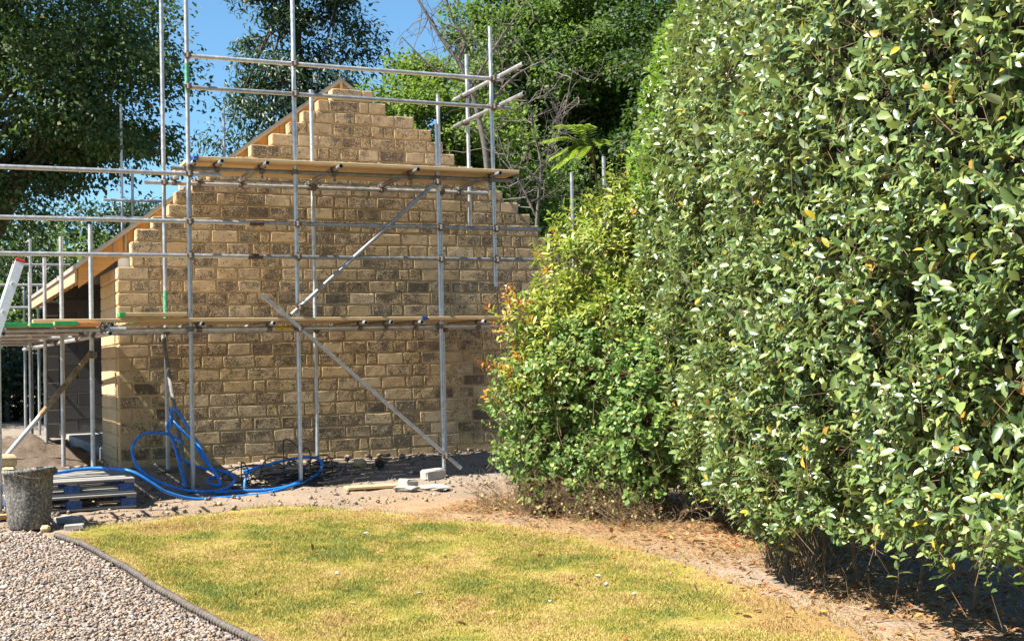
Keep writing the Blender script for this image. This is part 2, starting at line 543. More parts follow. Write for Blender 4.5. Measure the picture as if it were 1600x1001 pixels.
def sheet(name, poly, mat, off, colour, step=.06, kind='structure', bumpy=.02):
    P = np.asarray(poly)
    x0, y0 = P.min(0) - step; x1, y1 = P.max(0) + step
    ax = np.arange(x0, x1, step); ay = np.arange(y0, y1, step)
    X, Y = np.meshgrid(ax, ay, indexing='ij')
    ins = inside(X + step / 2, Y + step / 2, poly)
    Z = gz(X, Y) + off + (fbm(X * 3, Y * 3, 6, 2) - .5) * bumpy
    I = np.arange(X.size).reshape(X.shape)
    F = np.stack([I[:-1, :-1], I[1:, :-1], I[1:, 1:], I[:-1, 1:]], -1)[ins[:-1, :-1]]
    used = np.unique(F); remap = np.full(X.size, -1); remap[used] = np.arange(len(used))
    V = np.stack([X, Y, Z], -1).reshape(-1, 3)[used]
    m = np_mesh(name, V, remap[F], True)
    add_col(m, colour(V[:, 0], V[:, 1]))
    m.materials.append(mat)
    return tag(link(name, m), kind=kind)

build_ground()
sheet('lawn', LAWN, m_attr('lawn_soil', .95, 0, .3, 130, .5, .1), .005,
      lambda x, y: grass_colour(dryness(x, y), RNG.random(len(x)) * .3 + .1) * .8)
sheet('gravel_drive', GRAVEL, m_attr('gravel_bed', .95, 0, .35, 90, .8, .1), .004,
      lambda x, y: np.tile(np.array([.27, .235, .205]), (len(x), 1)) * (.7 + .5 * fbm(x * 12, y * 12, 0, 2))[:, None], bumpy=.003)

def grass():
    n = 620000
    x = RNG.uniform(-4.3, 2.3, n); y = RNG.uniform(6.5, 13.5, n)
    keep = inside(x, y, LAWN)
    away = dist_line(x, y, LAWN[6:])
    stray = ~keep & (away < .45) & (dist_line(x, y, ROPE) > .2) & ~inside(x, y, GRAVEL) & (RNG.random(n) < .5 * np.exp(-away / .14) * np.clip(fbm(x * 5, y * 5, 7, 2) * 3 - 1, 0, 1))
    edge = dist_line(x, y, LAWN[6:])
    keep &= RNG.random(n) < np.clip(edge / .35, .12, 1)
    keep |= stray
    keep &= (np.abs(x) / y < .52)
    x, y = x[keep], y[keep]
    n = len(x)
    d = dryness(x, y)
    r = RNG.random(n)
    # each blade keeps its own state: some stay green in dry spots and the other way round
    dd = np.clip(d + RNG.normal(0, .22, n), 0, 1.25)
    C = grass_colour(dd, r)
    tuft = fbm(x * 4, y * 4, 3, 2)
    h = RNG.uniform(.011, .027, n) * (.7 + .8 * tuft) * (1.15 - .3 * np.clip(d, 0, 1))
    w = RNG.uniform(.0014, .0030, n)
    a = RNG.uniform(0, 2 * np.pi, n); la = RNG.uniform(0, 2 * np.pi, n); lean = RNG.uniform(.2, 1.3, n) * h
    z = gz(x, y)
    b0 = np.stack([x - np.cos(a) * w, y - np.sin(a) * w, z - .004], -1)
    b1 = np.stack([x + np.cos(a) * w, y + np.sin(a) * w, z - .004], -1)
    mx, my = x + np.cos(la) * lean * .35, y + np.sin(la) * lean * .35
    m1 = np.stack([mx + np.cos(a) * w * .8, my + np.sin(a) * w * .8, z + h * .6], -1)
    m0 = np.stack([mx - np.cos(a) * w * .8, my - np.sin(a) * w * .8, z + h * .6], -1)
    tp = np.stack([x + np.cos(la) * lean, y + np.sin(la) * lean, z + h], -1)
    V = np.stack([b0, b1, m1, m0, tp], 1).reshape(-1, 3)
    i = np.arange(n)[:, None] * 5
    F = np.concatenate([i + [0, 1, 2], i + [0, 2, 3], i + [3, 2, 4]], 0)
    m = np_mesh('grass', V, F)
    add_col(m, np.repeat(C, 5, 0))
    m.materials.append(m_attr('grass_blade', .7, .25, .1, 3, 0, .3))
    tag(link('grass', m), 'short half dried lawn grass, straw coloured and green in patches', 'grass', kind='stuff')
grass()

# lumps: low poly stones, all from one jittered icosphere-like base
def lump_template(seed, nu=6, nv=4, jag=.25):
    r = np.random.default_rng(seed)
    V = [(0, 0, -1)]
    for j in range(1, nv):
        ph = -math.pi / 2 + math.pi * j / nv
        for i in range(nu):
            th = 2 * math.pi * (i + .5 * (j % 2)) / nu
            k = 1 + r.uniform(-jag, jag)
            V.append((math.cos(ph) * math.cos(th) * k, math.cos(ph) * math.sin(th) * k, math.sin(ph) * k))
    V.append((0, 0, 1))
    F = []
    for i in range(nu): F.append((0, 1 + (i + 1) % nu, 1 + i))
    for j in range(nv - 2):
        for i in range(nu):
            a = 1 + j * nu + i; b = 1 + j * nu + (i + 1) % nu
            F += [(a, b, b + nu), (a, b + nu, a + nu)]
    top = len(V) - 1; base = 1 + (nv - 2) * nu
    for i in range(nu): F.append((top, base + i, base + (i + 1) % nu))
    return np.array(V, float), np.array(F)
def rot_mats(n, rng, tilt=1.0):
    a = rng.uniform(0, 2 * np.pi, n); b = rng.normal(0, tilt, n) * .5; c = rng.normal(0, tilt, n) * .5
    ca, sa_, cb, sb, cc, sc_ = np.cos(a), np.sin(a), np.cos(b), np.sin(b), np.cos(c), np.sin(c)
    o, z = np.ones(n), np.zeros(n)
    Rz = np.stack([np.stack([ca, -sa_, z], -1), np.stack([sa_, ca, z], -1), np.stack([z, z, o], -1)], 1)
    Rx = np.stack([np.stack([o, z, z], -1), np.stack([z, cb, -sb], -1), np.stack([z, sb, cb], -1)], 1)
    Ry = np.stack([np.stack([cc, z, sc_], -1), np.stack([z, o, z], -1), np.stack([-sc_, z, cc], -1)], 1)
    return Rz @ Rx @ Ry
def scatter(TV, TF, P, Rm, S):
    """copies of a template: V = P + Rm @ (S*TV)"""
    n, k = len(P), len(TV)
    W = np.einsum('nij,nkj->nki', Rm, TV[None] * S[:, None, :]) + P[:, None, :]
    F = (TF[None] + (np.arange(n) * k)[:, None, None]).reshape(-1, TF.shape[1])
    return W.reshape(-1, 3), F

def pebbles():
    n = 52000
    x = RNG.uniform(-5.6, -.7, n); y = 6.6 + 5.3 * RNG.random(n) ** 1.25
    keep = inside(x, y, GRAVEL) & (x / y > -.47) & (dist_line(x, y, ROPE) > .045)
    x, y = x[keep], y[keep]; n = len(x)
    VV, FF, CC, off = [], [], [], 0
    pal = np.array([[.42, .33, .25], [.50, .43, .36], [.33, .29, .26], [.46, .36, .26], [.58, .54, .48], [.24, .22, .21], [.40, .30, .22]])
    for q in range(4):
        sel = np.arange(n) % 4 == q
        TV, TF = lump_template(20 + q, 5, 4, .3)
        m = sel.sum()
        s = np.minimum(RNG.lognormal(-4.58, .38, m), .019)
        S = np.stack([s * RNG.uniform(.9, 1.5, m), s * RNG.uniform(.7, 1.1, m), s * RNG.uniform(.4, .75, m)], -1)
        P = np.stack([x[sel], y[sel], gz(x[sel], y[sel]) + .004 + RNG.uniform(-.004, .012, m)], -1)
        V, F = scatter(TV, TF, P, rot_mats(m, RNG, .7), S)
        VV.append(V); FF.append(F + off); off += len(V)
        CC.append(np.repeat(pal[RNG.integers(0, len(pal), m)] * np.array([.78, .71, .67]) * RNG.uniform(.6, 1.1, (m, 1)), len(TV), 0))
    me = np_mesh('pebbles', np.vstack(VV), np.vstack(FF))
    add_col(me, np.vstack(CC))
    me.materials.append(m_attr('pebble_stone', .85, 0, .2, 200, 0, .3))
    tag(link('pebbles', me), 'loose buff and grey gravel stones covering the drive', 'gravel', kind='stuff')
pebbles()

def rope_edging():
    root = empty('rope_edging', (ROPE[0][0], ROPE[0][1], 0))
    tag(root, 'dark twisted rope top edging tiles between gravel and lawn', 'edging')
    o0 = Vector((ROPE[0][0], ROPE[0][1], 0))
    # walk along the line in tiles of 0.6 m
    pts = [Vector((x, y, 0)) for x, y in ROPE]
    L = [0]
    for a, b in zip(pts[:-1], pts[1:]): L.append(L[-1] + (b - a).length)
    def at(d):
        d = min(max(d, 0), L[-1])
        for i in range(len(L) - 1):
            if d <= L[i + 1] + 1e-9:
                k = (d - L[i]) / (L[i + 1] - L[i])
                return pts[i].lerp(pts[i + 1], k)
        return pts[-1]
    d = 0.0
    while d < L[-1] - .2:
        e = min(d + .594, L[-1])
        a, b = at(d), at(e)
        tilt = random.uniform(-.006, .006)
        a.z, b.z = g1(a.x, a.y) + .026 + tilt, g1(b.x, b.y) + .026 + random.uniform(-.006, .006)
        ax = (b - a).normalized()
        sd = Vector((-ax.y, ax.x, 0)).normalized(); up = ax.cross(sd) * -1
        if up.z < 0: up = -up
        ln = (b - a).length
        ns, seg = 120, 12
        mb = MB(); V = []; Fc = []
        for i in range(ns + 1):
            c = a + ax * (ln * i / ns)
            for k in range(seg):
                th = 2 * math.pi * k / seg
                rr = .008 + .019 * abs(math.sin(math.pi * (ln * i / ns / .052) + th * .5)) ** .5
                V.append(c + sd * math.cos(th) * rr + up * math.sin(th) * rr - o0)
        for i in range(ns):
            for k in range(seg):
                p, q = i * seg + k, i * seg + (k + 1) % seg
                Fc.append((p, q, q + seg, p + seg))
        mb.poly(V, Fc, True)
        mb.poly(V[:seg], [tuple(range(seg))]); mb.poly(V[-seg:], [tuple(range(seg))])
        mid = (a + b) / 2 - o0
        Mx = Matrix((ax, sd, up)).transposed()
        mb.box(mid - up * .075, (ln, .022, .14), Mx)
        mb.build('edging_tile', M['edging'], root)
        d = e + .006
rope_edging()

# ------------------------------------------------------------------ the stone garage
GAR = empty('stone_garage', (CORNER.x, CORNER.y, 0), TH)
tag(GAR, 'half built garage with stepped golden stone gable and bare timber roof edge', 'garage')
RIDGE_T, RIDGE_Z, PITCHK = 2.82, 5.285, .742
def roof_z(t): return RIDGE_Z - PITCHK * abs(t - RIDGE_T)
C0, CH = 2.82, .152                     # top of the corner quoin, height of a course
LEFT = {0: .165, 1: .16, 2: .22, 3: .41, 4: .60, 5: .68, 6: .88, 7: 1.08, 8: 1.33, 9: 1.53, 10: 1.69, 11: 1.87, 12: 2.09, 13: 2.28, 14: 2.52}
RIGHT = {-1: 5.64, 0: 5.64, 1: 5.62, 2: 5.60, 3: 5.50, 4: 5.38, 5: 5.20, 6: 4.98, 7: 4.78, 8: 4.56, 9: 4.30, 10: 4.14, 11: 3.98, 12: 3.74, 13: 3.50, 14: 3.33}
RIGHT[14] = 3.20; RIGHT[13] = 3.36
LEFT[14] = 2.64; LEFT[13] = 2.46; LEFT[12] = 2.26; LEFT[11] = 2.08; LEFT[10] = 1.86; LEFT[9] = 1.60; LEFT[8] = 1.42

def stone_mesh(a, b, z0, z1, rng, origin='front', clip=0.0):
    """rock-faced stone seen on its long side; local x along the wall, y into it"""
    nx = 4 if (b - a) > .2 else 3
    nz = 3
    V, F = [], []
    j = .006
    xs = np.linspace(a, b, nx + 1); zs = np.linspace(z0, z1, nz + 1)
    if (b - a) > .12:
        xs[1] = a + .012; xs[-2] = b - .012
    zs[1] = z0 + .012; zs[-2] = z1 - .012
    for iz in range(nz + 1):
        for ix in range(nx + 1):
            brd = ix in (0, nx) or iz in (0, nz)
            cx = ix in (0, nx) and iz in (0, nz)
            x = xs[ix] + rng.uniform(-j, j) * (.6 if brd else 1.5)
            z = zs[iz] + rng.uniform(-j, j) * (.6 if brd else 1.5)
            if cx:
                x += .006 * (1 if ix == 0 else -1); z += .005 * (1 if iz == 0 else -1)
            if clip and iz == nz and ix == nx: x -= clip * .6; z -= clip
            y = -.004 if brd else -.0085 - rng.uniform(0, .003)
            V.append((x, y, z))
    w = nx + 1
    for iz in range(nz):
        for ix in range(nx):
            p = iz * w + ix
            F.append((p, p + 1, p + 1 + w, p + w))
    ring = [i for i in range(w)] + [k * w + nx for k in range(1, nz + 1)] + [nz * w + i for i in range(nx - 1, -1, -1)] + [k * w for k in range(nz - 1, 0, -1)]
    n0 = len(V)
    for i in ring:
        x, y, z = V[i]; V.append((x, .185, z))
    for k in range(len(ring)):
        a_, b_ = ring[k], ring[(k + 1) % len(ring)]
        F.append((a_, n0 + k, n0 + (k + 1) % len(ring), b_))
    return V, F

def gable_wall():
    rng = random.Random(5)
    core = MB()
    spec = []
    for k in range(-17, 15):
        z0, z1 = C0 + CH * k, C0 + CH * (k + 1)
        l = LEFT.get(k, 0.02); r = RIGHT.get(k, 5.64)
        if k < 0: l = 0.0
        core.box(((l + r) / 2 + .004, .096, (z0 + z1) / 2 - .003), (r - l - .03, .185, CH + (-.006 if k == 14 else 0)))
        x = l
        alt = k % 2
        first = True
        while x < r - .02:
            if k < 0 and first: w = .36 if alt else .16
            elif rng.random() < .22: w = rng.uniform(.13, .19)
            else: w = rng.uniform(.22, .40)
            if k == 14: w = (.40, .17)[0 if first else 1]
            if r - (x + w) < .11: w = r - x
            first = False
            x1 = min(x + w, r)
            g = .0055
            clip = .05 if (x1 >= r - .001 and k in (14, 10)) else 0
            spec.append((x + g, x1 - g, z0 + g, z1 - g, k, clip))
            x = x1
    wall = core.build('gable_wall', M['mortar'], GAR)
    vis = []
    for i, (a, b, z0, z1, k, c) in enumerate(spec):
        score = (b - a)
        if z1 < .62: score -= 1
        if k < -5 and a > 4.6: score -= .6
        if k in (7, 8): score -= .4
        if abs((z0 + z1) / 2 - 2.1) < .08: score -= .3
        vis.append((score, i))
    vis.sort(reverse=True)
    solo = {i for _, i in vis[:262]}
    rest = MB()
    for i, (a, b, z0, z1, k, c) in enumerate(spec):
        V, F = stone_mesh(a, b, z0, z1, rng, clip=c)
        if i in solo:
            cx, cz = (a + b) / 2, (z0 + z1) / 2
            mb = MB().poly([(x - cx, y, z - cz) for x, y, z in V], F)
            o = mb.build('stone', M['sooty_stone'] if rng.random() < (.20 if cz < 2.7 else .04) else M['stone'], wall)  # more sooty stones low down, putting the lower wall's shade into colour
            o.location = (cx, 0, cz)
        else:
            rest.poly(V, F)
    o = rest.build('small_stones', M['stone'], wall)
    o['kind'] = 'stuff'
    # the return of the wall at the left corner, facing the opening
    pc = MB()
    pc.box((.10, .84, 1.53), (.185, 1.29, 2.56))
    pier = pc.build('corner_pier', M['mortar'], GAR)
    for k in range(-16, 0):
        z0, z1 = C0 + CH * k, C0 + CH * (k + 1)
        cut = [.195, .60, 1.5] if k % 2 else [.195, 1.02, 1.5]
        for a, b in zip(cut[:-1], cut[1:]):
            V, F = stone_mesh(a + .005, b - .005, z0 + .0055, z1 - .0055, rng)
            cz, cy = (z0 + z1) / 2, (a + b) / 2
            # turn: along-wall axis becomes +y, face looks to -x
            mb = MB().poly([(y + 0.003, x - cy, z - cz) for x, y, z in V], [f[::-1] for f in F])
            o = mb.build('stone', M['stone'], pier)
            o.location = (0, cy, cz)
gable_wall()

def garage_rest():
    # block inner leaf and rear wall
    mb = MB()
    def gable_poly(y0, y1, l, r, zb, drop, cut=None):
        pts = [(l, zb), (r, zb), (r, roof_z(r) - drop), (RIDGE_T, RIDGE_Z - drop), (l, roof_z(l) - drop)]
        V = [(x, y0, z) for x, z in pts] + [(x, y1, z) for x, z in pts]
        n = len(pts)
        F = [tuple(range(n)), tuple(range(2 * n - 1, n - 1, -1))] + [(i, i + n, (i + 1) % n + n, (i + 1) % n) for i in range(n)]
        return V, F
    V, F = gable_poly(.34, .44, .19, 5.5, .3, .30)
    inner = MB().poly(V, F).build('inner_leaf', M['block_mortar'], GAR)
    V, F = gable_poly(6.42, 6.52, -.05, 5.5, .3, .30)
    rear = MB().poly(V, F).build('rear_wall', M['block_mortar'], GAR)
    bm = MB().box((0, 0, 0), (.432, .03, .207), bev=.004).mesh('block', M['block'])
    hb = MB().box((0, 0, 0), (.212, .03, .207), bev=.004).mesh('half_block', M['block'])
    for row in range(12):
        z = .62 + .2175 * row
        x = .0 if row % 2 else .22
        if row % 2 == 0:
            o = link('half_block', hb, rear); o.location = (.103, 6.407, z + .104); x = .22
        while x < 1.75:
            if z + .22 < roof_z(x) - .32:
                o = link('block', bm, rear)
                o.location = (x + .216, 6.407 + random.uniform(-.003, .003), z + .104)
            x += .442
    # pier at the far corner and dark timber door lining
    pr = MB().box((-.17, 6.62, 1.66), (.20, .40, 2.20)).build('far_pier', M['block_mortar'], GAR)
    pb = MB().box((0, 0, 0), (.206, .406, .206), bev=.005).mesh('block', M['block'])
    for row in range(10):
        o = link('block', pb, pr); o.location = (-.17 + random.uniform(-.004, .004), 6.62, .665 + .2175 * row)
    # floor slab
    MB().box((2.75, 3.4, .42), (5.44, 6.0, .36), bev=.01).build('floor_slab', M['concrete'], GAR)
    # side wall on the far right
    MB().box((5.50, 3.3, 1.6), (.2, 6.3, 2.6)).build('right_wall', M['block_mortar'], GAR)
    # roof: two membrane covered slopes on rafters
    nl = math.hypot(1, PITCHK)
    def slope(sgn, name):
        e = RIDGE_T - sgn * 3.29 if sgn > 0 else RIDGE_T + 3.29
        ez = roof_z(e)
        th = .045
        V = []
        for y in (.165, 7.1):
            V += [(RIDGE_T, y, RIDGE_Z), (e, y, ez), (e, y, ez - th * nl), (RIDGE_T, y, RIDGE_Z - th * nl)]
        F = [(0, 1, 2, 3), (7, 6, 5, 4), (0, 4, 5, 1), (1, 5, 6, 2), (2, 6, 7, 3), (3, 7, 4, 0)]
        if sgn > 0: F = [f[::-1] for f in F]
        return MB().poly(V, F).build(name, M['membrane'], GAR)
    sl = slope(1, 'roof_slope'); sr = slope(-1, 'roof_slope')
    def raft(par, t0, t1, y, dep, wid, mat, name='rafter', drop=.047, plumb=True):
        zt0, zt1 = roof_z(t0) - drop * nl, roof_z(t1) - drop * nl
        d = dep * nl
        V = []
        for yy in (y, y + wid):
            V += [(t0, yy, zt0), (t1, yy, zt1), (t1, yy, zt1 - d), (t0, yy, zt0 - d)]
        F = [(0, 1, 2, 3), (7, 6, 5, 4), (0, 4, 5, 1), (1, 5, 6, 2), (2, 6, 7, 3), (3, 7, 4, 0)]
        return MB().poly(V, F).build(name, mat, par)
    # verge timbers in sight, in lengths
    for t0, t1, jig in ((-.41, .10, 0.0), (.105, .46, .012), (.465, 1.20, .004), (1.205, 2.02, 0.0), (2.025, 2.815, 0.0)):
        raft(sl, t0, t1, .20 + random.uniform(-.004, .004), .20 + jig, .038, M['orange_timber'], 'barge_board')
    raft(sr, 2.825, 3.8, .20, .205, .038, M['orange_timber'], 'barge_board')
    raft(sr, 3.805, 6.09, .20, .205, .038, M['orange_timber'], 'barge_board')
    # thin batten on the top edge of the verge
    raft(sl, -.43, 2.815, .150, .022, .04, M['cream_timber'], 'verge_batten', .030)
    for t in (-.28, .0, .13):
        zz = roof_z(t)
        MB().box((t, .186, zz - .17), (.022, .022, .20)).build('noggin', M['cream_timber'], sl)
    for k in range(12):
        y = .55 + .53 * k
        raft(sl, -.40, 2.80, y, .17, .045, M['softwood_x'])
    for k in range(0, 12, 3):
        raft(sr, 2.84, 6.0, .55 + .53 * k, .17, .045, M['softwood_x'])
    MB().box((RIDGE_T, 3.6, RIDGE_Z - .16), (.03, 6.9, .22)).build('ridge_board', M['softwood_y'], GAR)
    # eaves fascia in lengths along the left side
    for a, b in ((.20, 2.4), (2.403, 4.8), (4.803, 7.08)):
        MB().box((-.436, (a + b) / 2, roof_z(-.43) - .14), (.022, b - a, .17), bev=.002).build('fascia', M['cream_timber'], GAR)
    # white insulation showing between the two leaves
    MB().box((.11, .24, 2.885), (.13, .06, .12), bev=.004).build('insulation', M['white'], GAR)
    MB().box((.78, .14, 3.80), (.05, .06, .06), bev=.004).build('insulation', M['white'], GAR)
garage_rest()

# ------------------------------------------------------------------ scaffold
SCA = empty('scaffold', (CORNER.x, CORNER.y, 0), TH)
tag(SCA, 'galvanised tube and fitting scaffold standing against the stone gable', 'scaffold')
TR = .0242
def tube(name, p0, p1, mat=None, par=None, hollow=.84):
    return MB().tube(p0, p1, TR, 14, hollow=hollow).build(name, mat or M['galv'], par or SCA)
def coupler(parent, p, d1, d2, mat=None):
    """double coupler: a collar on each of two crossing tubes, hinge bolts and nuts"""
    p = Vector(p); d1 = Vector(d1).normalized(); d2 = Vector(d2).normalized()
    n = d1.cross(d2)
    n = n.normalized() if n.length > .1 else Vector((0, 1, 0))
    mb = MB()
    mb.tube(p - d1 * .028, p + d1 * .028, TR + .0065, 8)
    q = p + n * (2 * TR + .004)
    mb.tube(q - d2 * .028, q + d2 * .028, TR + .0065, 8)
    for s_, d, c in ((1, d1, p), (-1, d2, q)):
        o = d.cross(n).normalized() * (TR + .012)
        mb.tube(c + o - n * .02, c + o + n * .045 * s_, .007, 6)
        mb.tube(c + o + n * .035 * s_, c + o + n * .05 * s_, .013, 6)
        mb.box(c - o * 1.02, (.03, .03, .03))
    return mb.build('coupler', mat or M['coupler'], parent)
def baseplate(parent, t, s, z):
    mb = MB().box((t, s, z + .004), (.15, .15, .008)).tube((t, s, z), (t, s, z + .12), .019, 8)
    return mb.build('base_plate', M['coupler'], parent)
X, Y_, Z_ = Vector((1, 0, 0)), Vector((0, 1, 0)), Vector((0, 0, 1))
def glz(t, s):
    w = loc2w(t, s); return g1(w.x, w.y)

def standard(t, s, top, bottom=None, mat=None, plate=True):
    b = glz(t, s) + .03 if bottom is None else bottom
    o = tube('standard', (t, s, b), (t, s, top), mat)
    if bottom is None and plate: baseplate(o, t, s, glz(t, s) + .005)
    return o
SO, SI = -1.42, -.27
S1 = standard(.58, SO, 7.2)
MB().tube((.58, SO, 4.62), (.58, SO, 4.95), TR + .0012, 14, caps=False).build('paint_band', m_plain('faded_green_paint', (.10, .33, .19), .7, .2, .5, 40), S1)
S2 = standard(1.775, SO, 7.2); S3 = standard(3.50, SO, 4.44); S4 = standard(4.22, SO, 5.67, 2.51)
I1 = standard(.507, SI, 7.2)
MB().tube((.507, SI, 2.15), (.507, SI, 2.52), TR + .0012, 14, caps=False).build('paint_band', D.materials['faded_green_paint'], I1)
I2 = standard(2.30, SI, 5.0); I3 = standard(3.975, SI, 5.05); I4 = standard(4.385, SI, 5.60, 3.3)
STD_OUT = ((.58, S1), (1.775, S2), (3.50, S3), (4.22, S4))
# guard rails outside the standards; ledgers just inside
SG = SO - 2 * TR - .003
for z, x0, x1, lo in ((5.02, .56, 4.36, 0), (4.677, .56, 4.44, 0), (3.205, -3.0, 4.82, 1), (2.832, -3.0, 4.94, 1), (3.726, -3.0, .92, 2)):
    y = SG if lo != 2 else SG
    if lo == 1:
        j = 1.30 if z > 3 else 1.28
        o = tube('guard_rail', (x0, y, z), (j, y, z))
        o2 = tube('guard_rail', (j + .004, y, z), (x1, y, z), M['galv_dark'])
        MB().tube((j - .07, y, z), (j + .09, y, z), TR + .007, 12).build('joint_sleeve', M['rust'], o2)
    else:
        o = o2 = tube('guard_rail', (x0, y, z), (x1, y, z))
    for t, sd in STD_OUT:
        if x0 <= t <= x1 and (sd is not S3 or z < 4.4) and (sd is not S4 or z > 2.5):
            coupler(o if (lo != 1 or t < 1.3) else o2, (t, y, z), X, Z_).location = (0, 0, 0)
SL = SO + 2 * TR + .003
# upper lift
UZ = 3.80
ul = tube('ledger', (.40, SL, UZ), (4.52, SL, UZ + .01), M['galv_dark'])
ui = tube('ledger', (.28, SI - .052, UZ - .02), (4.62, SI - .052, UZ - .01))
for t, sd in STD_OUT: coupler(ul, (t, SL, UZ), X, -Z_ if False else Z_)
for t in (.507, 2.30, 3.975): coupler(ui, (t, SI - .052, UZ - .015), X, Z_)
for t in (.62, .90, 1.40, 2.24, 3.17, 4.21):
    o = tube('transom', (t, SO - .24 if t > .8 else SO - .15, UZ + .053), (t, SI + .06, UZ + .035), M['galv_dark'] if t > 1 else None)
    MB().tube((t, SL - .03, UZ + .03), (t, SL - .03, UZ - .075), .008, 6).tube((t, SL - .03, UZ - .06), (t, SL - .03, UZ - .085), .015, 6).build('drop_bolt', M['coupler'], o)
    coupler(o, (t, SL, UZ + .052), Y_, X); coupler(o, (t, SI - .052, UZ + .036), Y_, X)
# lower lift
LZ = 2.03
ll = tube('ledger', (-.40, SL, LZ), (4.55, SL, LZ + .02))
li = tube('ledger', (-.2, SI - .052, LZ), (4.6, SI - .052, LZ + .02))
MB().tube((1.52, SL, LZ + .008), (1.72, SL, LZ + .009), TR + .0015, 14).build('tape_mark', m_plain('yellow_tape', (.55, .36, .04), .6, 0, .6, 30), ll)
for t, sd in STD_OUT[:3]: coupler(ll, (t, SL, LZ + .005), X, Z_)
for t in (.507, 2.30, 3.975): coupler(li, (t, SI - .052, LZ + .01), X, Z_)
for t in (-.27, .68, 1.46, 2.52, 2.83, 3.20, 4.0):
    o = tube('transom', (t, SO - .18, LZ + .055), (t, SI + .08, LZ + .06))
    coupler(o, (t, SL, LZ + .053), Y_, X)
# braces
SB = SG - .06
bk = tube('brace', (1.345, SB, 2.40), (3.68, SB + .02, .36))
coupler(bk, (1.775, SB + .055, 2.03), Vector((1, 0, -.87)), Z_); coupler(bk, (3.50, SB + .05, .52), Vector((1, 0, -.87)), Z_)
bm_ = tube('brace', (1.69, SG, 2.185), (3.48, SG, 3.76), M['galv_dark'])
coupler(bm_, (1.78, SG, 2.27), Vector((1, 0, .87)), Z_); coupler(bm_, (3.47, SG, 3.74), Vector((1, 0, .87)), Z_)
br = tube('raking_shore', (.46, SI - .06, 2.0), (.54, SO + .10, .30), M['dull_steel'])
coupler(br, (.47, SI - .05, 1.95), Vector((0, -.6, -1)), Z_)
# end guard rails that stick out to the right, towards the viewer
for z in (5.07, 4.72):
    o = tube('end_rail', (4.30, SI + .25, z - .02), (4.30 + .02, SO - .72, z))
    coupler(o, (4.30, SI - .05, z - .02), Y_, Z_); coupler(o, (4.31, SO, z), Y_, Z_)
# left return of the scaffold
L1 = standard(-.408, -1.0, 3.20, None, plate=False); L2 = standard(-.60, .2, 3.18, None, plate=False)
L3 = standard(-1.40, -1.92, 2.02); 
for (t, s, top) in ((-.62, 2.2, 3.1), (-.66, 4.2, 3.05), (-1.42, .6, 2.02), (-1.44, 3.0, 2.02), (-1.46, 5.2, 2.02)):
    standard(t, s, top, plate=False)
lr = tube('ledger', (-.33, -1.92, 1.985), (-.60, 6.4, 1.975))
lo_ = tube('ledger', (-1.36, -2.1, 1.99), (-1.42, 6.4, 1.975))
for s in (-1.0, .2, 2.2): coupler(lr, (-.36 - .033 * (s + 1.9), s, 1.985), Y_, Z_)
for s in (-1.75, -.2, 1.5, 3.2, 5.0):
    o = tube('transom', (-1.75, s, 2.032), (-.15, s, 2.032)); coupler(o, (-.38 - .03 * (s + 1.8), s, 2.032), X, Y_)
MB().tube((-1.62, -1.5, .40), (-.98, -1.5, 1.16), TR, 12).build('brace', M['galv'], SCA)
rk = MB().tube((-.99, -1.5, 1.148), (-.43, -1.05, 1.79), TR + .005, 12).build('brace', m_plain('yellowed_rust', (.27, .19, .10), .8, .1, .6, 18), SCA)
coupler(rk, (-.41, -1.03, 1.78), Vector((.8, .3, .6)), Z_)
# right return glimpsed above the bushes
for t, s, top in ((6.1, .92, 3.42), (6.1, .16, 4.19), (6.1, -.77, 4.27)): standard(t, s, top, plate=False)

# second scaffold far behind the roof
SC2 = empty('scaffold', (CORNER.x, CORNER.y, 0), TH)
tag(SC2, 'shaded rear scaffold poles rising behind the left roof slope', 'scaffold')
for t, s, top in ((1.20, 8.2, 6.37), (1.39, 8.25, 5.26), (3.04, 8.2, 6.38), (-.45, 6.9, 3.8), (-.50, 7.6, 3.0), (-.28, 7.6, 3.08), (-.9, 7.6, 2.9), (-1.5, 7.6, 2.6)):
    MB().tube((t, s, glz(t, s)), (t, s, top), TR, 10).build('standard', M['galv_shaded'], SC2)
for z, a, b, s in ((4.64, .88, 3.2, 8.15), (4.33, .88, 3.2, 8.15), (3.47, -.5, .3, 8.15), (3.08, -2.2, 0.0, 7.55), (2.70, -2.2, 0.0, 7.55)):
    MB().tube((a, s, z), (b, s, z), TR, 10).build('guard_rail', M['galv_shaded'], SC2)

# ------------------------------------------------------------------ scaffold boards (each lies loose on the transoms)
def board(t0, t1, s0, s1, z, mat, label, group, ends=None, along='x', th=.038, tilt=0.0):
    root_l = loc2w((t0 + t1) / 2, (s0 + s1) / 2, z)
    dx, dy = t1 - t0, s1 - s0
    mb = MB().box((0, 0, 0), (dx, dy, th), bev=.004)
    o = mb.build('scaffold_board', mat)
    o.location = root_l; o.rotation_euler = (0, tilt, TH)
    tag(o, label, 'scaffold board', group)
    for side, mt in (ends or ()):
        L = random.uniform(.05, .075)
        if along == 'x': c = (side * (dx / 2 - L / 2 + .0015), 0, 0); d = (L, dy + .004, th + .004)
        else: c = (0, side * (dy / 2 - L / 2 + .0015), 0); d = (dx + .004, L, th + .004)
        MB().box(c, d, bev=.002).build('end_band', mt, o)
    return o
ub = ['nearest the viewer', 'second from the front', 'in the middle', 'second from the wall', 'nearest the wall']
for i in range(5):
    s0 = SO - .11 + i * .228
    board(.62 + (0 if i == 0 else random.uniform(-.05, .05)), 4.52 + (.0 if i == 0 else random.uniform(-.08, .03)), s0, s0 + .222, UZ + .075 + .019 + .003, M['board_x'],
          'upper platform board %s under the gable peak' % ub[i], 'upper scaffold platform boards', [(-1, M['blue_paint'])] if i == 0 else None)
